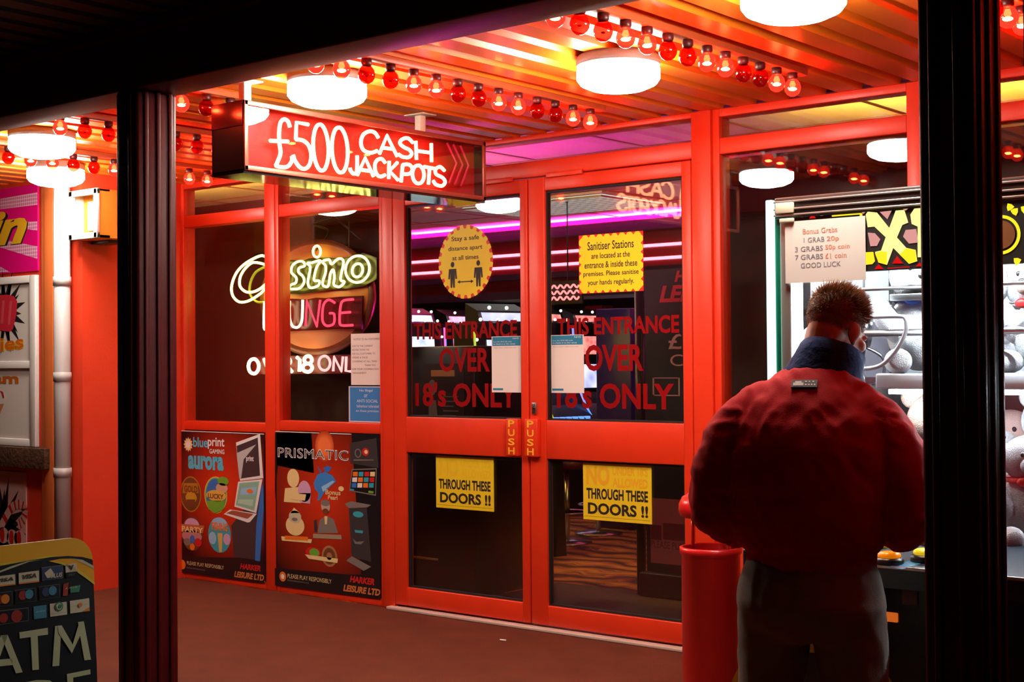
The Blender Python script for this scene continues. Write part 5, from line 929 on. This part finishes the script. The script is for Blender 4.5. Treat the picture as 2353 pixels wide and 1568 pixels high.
YE = glow('edge_yellow', (0.8, 0.9, 0.05), 1.0); BE = glow('edge_blue', (0.1, 0.25, 1.0), 2.5); PE = glow('edge_pink', (1.0, 0.1, 0.4), 2.5)
def slot_at(x, y, rz, label, *a, **k):
    slot(1000, 10, rz, label, *a, **k); t = [o for o in bpy.data.objects if o.get('label') == label][0]; t.location = (x, y, 0)
R9 = math.radians(82)
slot_at(-9.6, 10.2, R9, 'games machine with green screen, leftmost through the left door', SG, SW, accent=PE, hgt=1.85)
slot_at(-9.6, 10.92, R9, 'games machine with white and pink screens left of the round sticker edge', SW, SP, accent=BE, hgt=1.85)
slot_at(-9.6, 11.64, R9, 'games machine with blue screen and gold top behind the left door', SB, SO, accent=PE, hgt=1.85)
slot_at(-9.6, 12.36, R9, 'red topped games machine deepest in the row behind the left door', SR, SR, hgt=1.85)
slot(1172, 10.7, math.radians(75), 'tall black games machine with blue screen and yellow edge, left door', SB, SB, accent=YE, hgt=1.75)
slot_at(-8.6, 11.02, R9, 'games machine with white screen, leftmost through the right door', SW, SR, accent=BE, hgt=1.85)
slot_at(-8.6, 11.74, R9, 'games machine with blue screen behind the yellow square sticker', SB, SR, accent=PE, hgt=1.85)
slot_at(-8.6, 12.46, R9, 'games machine with pale screen right below the yellow square sticker', SW, SP, accent=BE, hgt=1.85)
slot_at(-8.6, 13.18, R9, 'games machine with pink lights behind the dark banner', SP, SB, accent=PE, hgt=1.85)
struct(MB().rbox(*(lambda c: (c.x - 0.12, c.x + 0.12, c.y - 0.12, c.y + 0.12))(atD(1378, 832, 16.2)), 0, 2.1, mat('column_red', (0.75, 0.03, 0.08), 0.4), 0.01), 'column', 'red column inside the arcade behind the right door', 'column')
# dark blue machine side near the right door
c = atD(1436, 832, 12.5); r = thing('games_machine', (c.x, c.y, 0), 'dark blue machine seen from its plain back through the right door', 'games machine')
part(MB().rbox(c.x - 0.17, c.x + 0.2, c.y - 0.2, c.y + 0.35, 0, 1.92, mat('cabinet_navy', (0.03, 0.018, 0.2), 0.35), 0.01), 'cabinet', r); part(MB().rbox(c.x - 0.12, c.x + 0.15, c.y - 0.215, c.y - 0.2, 0.4, 0.8, BLACK, 0.004), 'service_door', r)
# black cabinet back behind the left door
c = atD(1030, 832, 8.95); r = thing('games_machine', (c.x, c.y, 0), 'black machine back just behind the left door, with a small poster on it', 'games machine')
part(MB().rbox(c.x - 0.45, c.x + 0.26, c.y - 0.05, c.y + 0.5, 0, 1.56, CAB, 0.01), 'cabinet', r); part(MB().rbox(c.x - 0.4, c.x + 0.2, c.y + 0.2, c.y + 0.24, 1.5602, 1.5612, glow('magenta_fill_soft', (1.0, 0.03, 0.5), 520.0), 0.0003), 'led_strip', r, 'unseen magenta strip on top, added to tint the ceiling')  # hidden glowing strip added on the cabinet to pink the ceiling above
p = YP(c.y - 0.0515); p.l = 1
p.rect(c.x - 0.17, 0.95, c.x + 0.18, 1.45, mat('dim_poster', (0.03, 0.02, 0.02), 0.4)); p.l = 2
p.ell(c.x - 0.09, 1.3, 0.035, 0.05, PGY); p.poly([(c.x - 0.13, 1.0), (c.x - 0.12, 1.22), (c.x - 0.06, 1.22), (c.x - 0.03, 1.0)], PGY)
for i in range(8): p.rect(c.x + 0.0, 1.24 - i * 0.03, c.x + 0.13 - 0.02 * (i % 3), 1.247 - i * 0.03, PGY)
p.rect(c.x - 0.10, 1.37, c.x + 0.1, 1.41, mat('print_tan'))
part(p.mb, 'poster', r, fix=False)
part(MB().rbox(c.x - 0.45, c.x - 0.05, c.y - 0.07, c.y - 0.051, 0.21, 0.222, mat('pale_stripe', (0.6, 0.5, 0.25), 0.4), 0.002), 'pale_band', r)  # thin pale line low on the cabinet front
# roller banner
c0, c1 = atD(1482, 832, 8.75), atD(1482, 832, 8.75); BYY = c0.y; r = thing('roller_banner', (c0.x + 0.3, BYY, 0), 'dark roller banner with red lettering and price at the right of the right door', 'banner')
bx0 = c0.x; p = YP(BYY); p.slab(bx0, 0.16, bx0 + 0.85, 2.02, 0.004, mat('banner_black', (0.012, 0.006, 0.008), 0.5)); p.l = 1
def bq(x, y): h = onY(x, y, BYY); return (h.x, h.z)
BRD = mat('banner_red', (0.6, 0.02, 0.03), 0.5); BPK = mat('banner_pink', (0.6, 0.3, 0.32), 0.5)
a = bq(1515, 696); e = bq(1515, 657); p.text('LEISURE', a[0], a[1], a[0] + 0.55, e[1], BRD, bold=0.04, shear=0.25)
a = bq(1556, 648); e = bq(1556, 622); p.text('HARKER', a[0] - 0.02, a[1], a[0] + 0.4, e[1], BRD, bold=0.04, shear=0.25)
a = bq(1536, 803); e = bq(1536, 768); p.text('£70', a[0], a[1], a[0] + 0.3, e[1], BPK, bold=0.01); a = bq(1540, 842); e = bq(1540, 815); p.text('Cash', a[0], a[1], a[0] + 0.3, e[1], BPK)
for (x0_, y0_, x1_, y1_) in ((1500, 868, 1562, 870), (1500, 908, 1562, 910), (1500, 868, 1503, 910), (1559, 868, 1562, 910)): a = bq(x0_, y1_); e = bq(x1_, y0_); p.rect(a[0], a[1], e[0], e[1], BPK)
a = bq(1484, 1292); e = bq(1580, 1150); p.rect(bx0 + 0.03, a[1], bx0 + 0.82, e[1], mat('banner_rose', (0.32, 0.07, 0.07), 0.5)); p.l = 2
for (x0_, x1_) in ((1496, 1520), (1524, 1600)): a = bq(x0_, 1240); e = bq(x1_, 1208); p.rect(a[0], a[1], e[0], e[1], mat('banner_maroon', (0.12, 0.01, 0.02), 0.5))
a = bq(1496, 1258); e = bq(1496, 1242); p.text('PLEASE PLAY RESPONSIBLY', a[0], a[1], a[0] + 0.55, e[1], mat('banner_maroon', (0.12, 0.01, 0.02)))
part(p.mb, 'printed_sheet', r, fix=False)
part(MB().rbox(bx0 - 0.02, bx0 + 0.87, BYY - 0.06, BYY + 0.06, 0.012, 0.16, BLACK, 0.01), 'base', r); part(MB().tube([(bx0 - 0.06, BYY + 0.03, 0.012), (bx0 - 0.06, BYY + 0.03, 2.03)], 0.03, BLACK, 10), 'pole', r)
for (px_, D, lab) in ((1372, 12.0, 'chrome based stool left of the yellow warning sign on the right door'), (1300, 11.4, 'chrome based stool seen low in the right door, near its left edge'), (1150, 12.5, 'chrome based stool seen low through the left door')):
    c = atD(px_, 832, D); t = thing('bar_stool', (c.x, c.y, 0), lab, 'stool', 'stools inside the arcade')
    part(MB().lathe([(0, 0), (0.2, 0), (0.2, 0.012), (0.05, 0.03), (0, 0.03)], STEEL, (c.x, c.y, 0), 28), 'base', t); part(MB().tube([(c.x, c.y, 0.03), (c.x, c.y, 0.6)], 0.022, STEEL, 10), 'stem', t)
    part(MB().lathe([(0.16, 0.25), (0.168, 0.243), (0.176, 0.25), (0.168, 0.257), (0.16, 0.25)], STEEL, (c.x, c.y, 0), 24), 'foot_ring', t); part(MB().lathe([(0, 0.6), (0.17, 0.6), (0.185, 0.62), (0.185, 0.66), (0.165, 0.685), (0, 0.69)], mat('stool_seat', (0.1, 0.01, 0.02), 0.4), (c.x, c.y, 0), 24), 'seat', t)
# ------------------------------------------------------------------ the man at the grab machine
def fuse(mb, voxel, sm=4, fac=0.5):
    o = mb.build('temp', fix=True)
    r_ = o.modifiers.new('r', 'REMESH'); r_.mode = 'VOXEL'; r_.voxel_size = voxel; r_.use_smooth_shade = True
    s_ = o.modifiers.new('s', 'SMOOTH'); s_.iterations = sm; s_.factor = fac
    dg = bpy.context.evaluated_depsgraph_get(); dg.update()
    me = bpy.data.meshes.new_from_object(o.evaluated_get(dg)); old = o.data
    bpy.data.objects.remove(o); bpy.data.meshes.remove(old)
    return me
def chain(mb, pts, rs, m, n=16):
    mb.tube(smooth_path(pts, False, 4), [rs[min(len(rs) - 1, i // 4)] + (rs[min(len(rs) - 1, i // 4 + 1)] - rs[min(len(rs) - 1, i // 4)]) * ((i % 4) / 4) for i in range(4 * (len(pts) - 1) + 1)], m, n)
    for p_, r_ in ((pts[0], rs[0]), (pts[-1], rs[-1])): mb.ball(p_, r_, m, 14)
def loft(mb, rings, m, n=40, e=2.3):
    vs = []; k = len(rings)
    for (z, cx, cy_, rx, ry) in rings:
        for j in range(n):
            t = 2 * math.pi * j / n; c, s = math.cos(t), math.sin(t)
            vs.append((cx + rx * math.copysign(abs(c) ** (2 / e), c), cy_ + ry * math.copysign(abs(s) ** (2 / e), s), z))
    fs = [(i * n + j, i * n + (j + 1) % n, (i + 1) * n + (j + 1) % n, (i + 1) * n + j) for i in range(k - 1) for j in range(n)]
    fs += [tuple(range(n - 1, -1, -1)), tuple((k - 1) * n + j for j in range(n))]
    return mb.add(vs, fs, m, True)
def put(me, name, parent, m, label=None):
    me.materials.clear(); me.materials.append(m)
    o = bpy.data.objects.new(name, me); col.objects.link(o); o.parent = parent
    if label: o['label'] = label
    return o
man = thing('person', (0, 0, 0), 'man seen from behind in a red jacket and grey trousers at the grab machine', 'person')
HC = Vector((0.066, 0.125, 1.540)); HR = Matrix.Rotation(math.radians(-36), 3, 'Z') @ Matrix.Rotation(math.radians(-30), 3, 'X')
def hd(x, y, z): return HC + HR @ Vector((x, y, z))
b = MB()
def hb(c, r_, n=20, rot=None): b.ball(hd(*c), r_, SKIN, n, HR @ rot if rot else HR)
hb((0, -0.012, 0.03), (0.075, 0.094, 0.084), 28); hb((0, 0.035, -0.035), (0.062, 0.062, 0.075)); hb((0, 0.048, -0.088), (0.042, 0.042, 0.03)); hb((0, 0.078, 0.018), (0.05, 0.02, 0.014)); hb((0, 0.098, -0.022), (0.011, 0.014, 0.026)); hb((0, 0.107, -0.036), (0.016, 0.013, 0.011)); hb((0, 0.09, -0.066), (0.024, 0.012, 0.006), 12); hb((0, 0.088, -0.077), (0.021, 0.012, 0.007), 12)
for sg in (-1, 1):
    hb((sg * 0.044, 0.062, -0.018), (0.022, 0.025, 0.02)); hb((sg * 0.04, 0.02, -0.06), (0.028, 0.05, 0.04))
    rot = Matrix.Rotation(sg * -0.35, 3, 'Z'); hb((sg * 0.082, -0.008, -0.016), (0.008, 0.022, 0.032), 16, rot); hb((sg * 0.083, -0.002, -0.042), (0.007, 0.012, 0.013), 12)
chain(b, [hd(0, -0.03, -0.03), hd(0, -0.02, -0.085), (0.03, 0.06, 1.41), (0, 0.04, 1.35)], [0.06, 0.058, 0.058, 0.065], SKIN, 18)
loft(b, [(0.86, 0, 0, 0.15, 0.10), (0.98, 0, 0, 0.14, 0.095), (1.10, 0, 0, 0.155, 0.105), (1.25, 0, 0.01, 0.17, 0.11), (1.34, 0, 0.035, 0.14, 0.085), (1.40, 0, 0.05, 0.08, 0.06)], SKIN)
WL, WR = Vector((-0.165, 0.25, 0.965)), Vector((0.215, 0.29, 0.965))
chain(b, [(-0.13, 0.02, 1.30), (-0.215, -0.005, 1.18), (-0.255, 0.0, 1.03)], [0.052, 0.045, 0.037], SKIN); chain(b, [(-0.255, 0, 1.03), (-0.215, 0.12, 0.99), WL], [0.04, 0.036, 0.026], SKIN)
chain(b, [(0.13, 0.02, 1.30), (0.215, -0.005, 1.18), (0.26, 0.02, 1.04)], [0.052, 0.045, 0.037], SKIN); chain(b, [(0.26, 0.02, 1.04), (0.245, 0.15, 0.995), WR], [0.04, 0.036, 0.026], SKIN)
for w_, sg, d in ((WL, -1, Vector((0.25, 0.95, -0.15)).normalized()), (WR, 1, Vector((-0.12, 0.97, -0.2)).normalized())):
    up = Vector((0, 0, 1)); side = d.cross(up).normalized(); up = side.cross(d)
    for i in range(4): chain(b, [w_ + d * 0.01 + side * (-0.012 + 0.008 * i), w_ + d * 0.085 + side * (-0.03 + 0.02 * i)], [0.015, 0.013], SKIN, 10)
    for i, ln in enumerate((0.062, 0.072, 0.067, 0.052)):
        st = w_ + d * 0.085 + side * sg * (-0.031 + 0.0205 * i) * 1.0; sp = side * sg * (-0.006 + 0.004 * i)
        chain(b, [st, st + d * ln * 0.45 + sp - up * 0.004, st + d * ln * 0.75 + sp - up * 0.016, st + d * ln * 0.92 + sp - up * 0.034], [0.0092, 0.0086, 0.008, 0.007], SKIN, 9)
    t0 = w_ + d * 0.03 - side * sg * 0.024
    chain(b, [t0, t0 + d * 0.028 - side * sg * 0.02 - up * 0.006, t0 + d * 0.058 - side * sg * 0.022 - up * 0.014], [0.013, 0.0105, 0.0085], SKIN, 9)
loft(b, [(0.66, 0, 0, 0.14, 0.09), (0.75, 0, -0.01, 0.165, 0.11), (0.90, 0, 0, 0.15, 0.10)], SKIN)
for sg in (-1, 1): chain(b, [(sg * 0.09, 0, 0.74), (sg * 0.115, 0.01, 0.42), (sg * 0.125, -0.005, 0.08)], [0.08, 0.055, 0.04], SKIN); chain(b, [(sg * 0.125, -0.02, 0.05), (sg * 0.135, 0.12, 0.035)], [0.035, 0.03], SKIN)
body = put(fuse(b, 0.0048, 3), 'body', man, SKIN)
for sg in (-1, 1):
    part(MB().ball(hd(sg * 0.031, 0.086, -0.004), 0.0115, mat('eye_white', (0.8, 0.78, 0.75), 0.2), 14), 'eye', man)
# jacket
JM = mat('red_jacket_cloth', (0.46, 0.006, 0.010), 0.75, vary=0.18, vscale=7, bump=0.12, bscale=320, spec=0.12)
j = MB()
loft(j, [(0.90, 0, 0.0, 0.172, 0.125), (0.93, 0, 0.0, 0.20, 0.145), (1.0, 0, 0.0, 0.225, 0.158), (1.1, 0, -0.012, 0.234, 0.158), (1.20, 0, -0.012, 0.236, 0.152), (1.27, 0, 0.0, 0.222, 0.142), (1.33, 0, 0.022, 0.188, 0.128), (1.375, 0.004, 0.045, 0.148, 0.115), (1.41, 0.012, 0.062, 0.112, 0.10), (1.43, 0.02, 0.07, 0.092, 0.085)], JM, e=2.2)
for sg, el, wr in ((-1, (-0.262, -0.01, 1.025), WL + Vector((0, -0.035, 0.003))), (1, (0.265, 0.0, 1.03), WR + Vector((0, -0.035, 0.003)))):
    chain(j, [(sg * 0.135, 0.02, 1.305), (sg * 0.208, 0.0, 1.225), (sg * 0.25, -0.012, 1.12), el], [0.082, 0.088, 0.086, 0.082], JM, 22)
    e_ = Vector(el); m_ = e_.lerp(wr, 0.45) + Vector((sg * 0.008, 0, -0.018)); chain(j, [el, m_, wr.lerp(m_, 0.25), wr], [0.082, 0.080, 0.066, 0.043], JM, 22)
me = fuse(j, 0.009, 6)
for v in me.vertices:
    p_ = v.co; warp = noise.noise(p_ * 5) * 0.35
    f1 = noise.noise(Vector((p_.x * 15 + warp * 4, p_.y * 12, p_.z * 4.0 + p_.x * 3)))
    f2 = noise.noise(Vector((p_.x * 8 + 5, p_.y * 8, p_.z * 17 + warp * 5)))
    f3 = noise.noise(Vector((p_.x * 22 + p_.z * 14, p_.y * 16, p_.z * 9 + 9)))
    a_ = 0.010 * (0.5 - abs(f1)) + 0.005 * f2 + 0.006 * (0.4 - abs(f3))
    if abs(p_.x) > 0.19: a_ += 0.012 * (0.4 - abs(noise.noise(Vector((p_.x * 9, p_.y * 12, p_.z * 22 + 3)))))
    if p_.z < 1.0 and abs(p_.x) < 0.2: a_ += 0.008 * (0.4 - abs(noise.noise(Vector((p_.x * 26, p_.y * 26, p_.z * 4)))))
    v.co = p_ + v.normal * a_
jk = put(me, 'jacket', man, JM, 'loose red blouson jacket')
hem = MB(); ns = 96; rows = [(0.855, 0.176, 0.124), (0.862, 0.181, 0.128), (0.90, 0.183, 0.131), (0.925, 0.186, 0.134)]
vs_ = []
for (z, rx, ry) in rows:
    for i in range(ns): t = 2 * math.pi * i / ns; k_ = 1 + 0.012 * (i % 2); vs_.append((rx * k_ * math.cos(t), ry * k_ * math.sin(t), z))
hem.add(vs_, [(r_ * ns + i, r_ * ns + (i + 1) % ns, (r_ + 1) * ns + (i + 1) % ns, (r_ + 1) * ns + i) for r_ in range(3) for i in range(ns)], JM, True)
part(hem, 'hem_band', man, 'ribbed waistband')
for w_, nm in ((WL, 'cuff'), (WR, 'cuff')):
    part(MB().tube([w_ + Vector((0, -0.04, 0.004)), w_ + Vector((0, -0.015, 0.002)), w_ + Vector((0, 0.012, 0))], [0.043, 0.039, 0.035], JM, 20, cap=False), nm, man)
# collar: standing navy band, open at the front
NV = mat('navy_collar_cloth', (0.012, 0.035, 0.13), 0.8, vary=0.3, vscale=18, bump=0.2, bscale=60, spec=0.12)
cl = MB(); vs_ = []; nn = 40; lev = [(0.0, 0.118, 0.112), (0.3, 0.108, 0.106), (0.7, 0.098, 0.100), (1.0, 0.094, 0.097)]
for inner in (0, 1):
    for (h, rx, ry) in lev:
        for i in range(nn):
            t = math.radians(125) + math.radians(290) * i / (nn - 1); q_ = 0.010 * inner
            back = 0.5 - 0.5 * math.sin(t)
            vs_.append((0.026 + 0.03 * h + (rx - q_) * math.cos(t), 0.078 + 0.03 * h + (ry - q_) * math.sin(t), 1.382 + 0.022 * back - 0.018 * math.cos(t) + h * (0.048 + 0.064 * back) + 0.004 * noise.noise(Vector((3 * math.cos(t), 3 * math.sin(t), h * 3)))))
L_ = len(lev); fs_ = []
for inner in (0, 1):
    o_ = inner * L_ * nn
    fs_ += [(o_ + r_ * nn + i, o_ + r_ * nn + i + 1, o_ + (r_ + 1) * nn + i + 1, o_ + (r_ + 1) * nn + i) for r_ in range(L_ - 1) for i in range(nn - 1)]
fs_ += [((L_ - 1) * nn + i, (L_ - 1) * nn + i + 1, (2 * L_ - 1) * nn + i + 1, (2 * L_ - 1) * nn + i) for i in range(nn - 1)]
cl.add(vs_, fs_, NV, True)
part(cl, 'collar', man, 'standing navy collar')
# small woven badge on the upper back (light blocks and dots)
cand = [v for v in jk.data.vertices if abs(v.co.x) < 0.04 and 1.372 < v.co.z < 1.392 and v.co.y < 0.05]
bpt = sum((v.co for v in cand), Vector()) / len(cand); bn = sum((v.normal for v in cand), Vector()).normalized()
bu = Vector((1, 0, 0)); bv = bn.cross(bu).normalized(); bv = bv if bv.z > 0 else -bv
pb = Print(bpt + bn * 0.006, bu, bv, bn, 0.0008); pb.slab(-0.036, -0.012, 0.036, 0.016, 0.008, mat('badge_black', (0.02, 0.01, 0.01), 0.6))
BW = mat('badge_white', (0.8, 0.75, 0.7), 0.6)
for x0, x1, z0, z1 in ((-0.031, -0.002, -0.007, 0.004), (-0.026, -0.008, 0.004, 0.010), (0.002, 0.007, -0.006, 0), (0.011, 0.015, -0.006, 0), (0.019, 0.023, -0.006, 0), (0.027, 0.031, -0.006, 0), (0.002, 0.007, 0.006, 0.011), (0.012, 0.016, 0.006, 0.011), (0.022, 0.027, 0.006, 0.011)): pb.rect(x0, z0, x1, z1, BW, 1)
part(pb.mb, 'badge', man, 'small black and white woven badge', fix=False)
# trousers
TM = mat('grey_jersey', (0.22, 0.205, 0.165), 0.9, vary=0.15, vscale=20, bump=0.15, bscale=300)
t_ = MB()
loft(t_, [(0.66, 0, 0.0, 0.17, 0.115), (0.70, 0, -0.008, 0.200, 0.135), (0.76, 0, -0.015, 0.208, 0.142), (0.83, 0, -0.008, 0.196, 0.130), (0.89, 0, 0.0, 0.176, 0.118)], TM)
for sg in (-1, 1): chain(t_, [(sg * 0.102, -0.005, 0.72), (sg * 0.118, 0.005, 0.52), (sg * 0.125, 0.01, 0.36), (sg * 0.13, 0.0, 0.13)], [0.108, 0.092, 0.078, 0.066], TM, 22)
me = fuse(t_, 0.009, 5)
for v in me.vertices:
    p_ = v.co; v.co = p_ + v.normal * ((0.4 - abs(noise.noise(Vector((p_.x * 14, p_.y * 12, p_.z * 6 + p_.x * 8))))) * 0.012 + noise.noise(Vector((p_.x * 8, p_.y * 10, p_.z * 18))) * 0.004)
put(me, 'trousers', man, TM, 'grey jersey trousers')
part(MB().rbox(-0.205, -0.192, -0.05, 0.01, 0.765, 0.79, mat('pocket_dark', (0.03, 0.03, 0.025), 0.8), 0.004), 'pocket', man)
for sg in (-1, 1):
    sm_ = MB(); sm_.ball((sg * 0.13, 0.04, 0.055), (0.052, 0.14, 0.05), mat('shoe_upper', (0.03, 0.03, 0.035), 0.6), 20).ball((sg * 0.13, -0.04, 0.085), (0.048, 0.06, 0.06), mat('shoe_upper'), 16)
    for i, v in enumerate(sm_.v): sm_.v[i] = (v[0], v[1], max(0.012, v[2]))
    sh_ = part(sm_, 'shoe', man)
    so = MB(); so.prism([(sg * 0.13 + 0.054 * math.cos(a) * (1 - 0.12 * (math.sin(a) < 0)), 0.04 + 0.145 * math.sin(a)) for a in [i * math.pi / 14 for i in range(28)]], 0.0, 0.022, mat('shoe_sole', (0.7, 0.7, 0.68), 0.6), 'XY')
    so_o = so.build('sole'); so_o.parent = sh_
# hair: short faded sides, longer brushed-up top
HM = mat('brown_hair', (0.22, 0.11, 0.045), 0.55, vary=0.4, vscale=40); HL = mat('light_brown_hair', (0.42, 0.24, 0.10), 0.55)
hm = MB(); rng = random.Random(3); cr = Vector((0.0765, 0.0955, 0.0855)); cc_ = Vector((0, -0.012, 0.03))
def hairy(d): # unit direction on the cranium -> strand length
    if d.y > 0.55 and d.z < 0.42: return 0
    if abs(d.x) > 0.78 and d.y > -0.28 and d.z < -0.22: return 0
    lim = -0.78 + max(0, d.y + 0.2) * 0.7
    if d.z < lim: return 0
    t = (d.z - 0.15) / 0.5
    return 0.004 + 0.005 * max(0, min(1, (d.z + 0.7) / 0.8)) + 0.024 * max(0, min(1, t))
bm = bmesh.new(); bmesh.ops.create_uvsphere(bm, u_segments=48, v_segments=32, radius=1)
bmesh.ops.delete(bm, geom=[f for f in bm.faces if hairy(f.calc_center_median().normalized()) <= 0.0065 or f.calc_center_median().z < -0.45], context='FACES')
for v in bm.verts:
    d = v.co.normalized(); v.co = hd(*(cc_ + Vector((d.x * cr.x, d.y * cr.y, d.z * cr.z)) * 1.012))
hm.frombm(bm, HM, True)
cnt = 0
while cnt < 4200:
    d = Vector((rng.gauss(0, 1), rng.gauss(0, 1), rng.gauss(0, 1))).normalized(); ln = hairy(d)
    if ln <= 0: continue
    cnt += 1; root = cc_ + Vector((d.x * cr.x, d.y * cr.y, d.z * cr.z)) * 0.995
    top_ = max(0, min(1, (d.z - 0.15) / 0.5))
    dr = (d * 1.0 + Vector((0.15, 0.45, 0.55)) * top_ + Vector((0, -0.1, -0.9)) * (1 - top_) + Vector((rng.gauss(0, .22), rng.gauss(0, .22), rng.gauss(0, .22)))).normalized()
    ln *= rng.uniform(0.7, 1.25); sd = dr.orthogonal().normalized(); s2 = dr.cross(sd); w_ = 0.00085 + 0.0004 * top_
    base = [root + (sd * math.cos(a) + s2 * math.sin(a)) * w_ for a in (0, 2.1, 4.2)]; mid = [root + dr * ln * 0.6 + (sd * math.cos(a) + s2 * math.sin(a)) * w_ * 0.7 for a in (0, 2.1, 4.2)]
    vs_ = [hd(*v) for v in base + mid + [root + dr * ln]]
    hm.add(vs_, [(0, 1, 4, 3), (1, 2, 5, 4), (2, 0, 3, 5), (3, 4, 6), (4, 5, 6), (5, 3, 6)], HL if rng.random() < 0.45 else HM, True)
part(hm, 'hair', man, 'short brown hair, longer on top', fix=False)
c = atD(1860, 1000, 4.05); man.location = (c.x, c.y, 0); man.rotation_euler = (0, 0, math.radians(21))
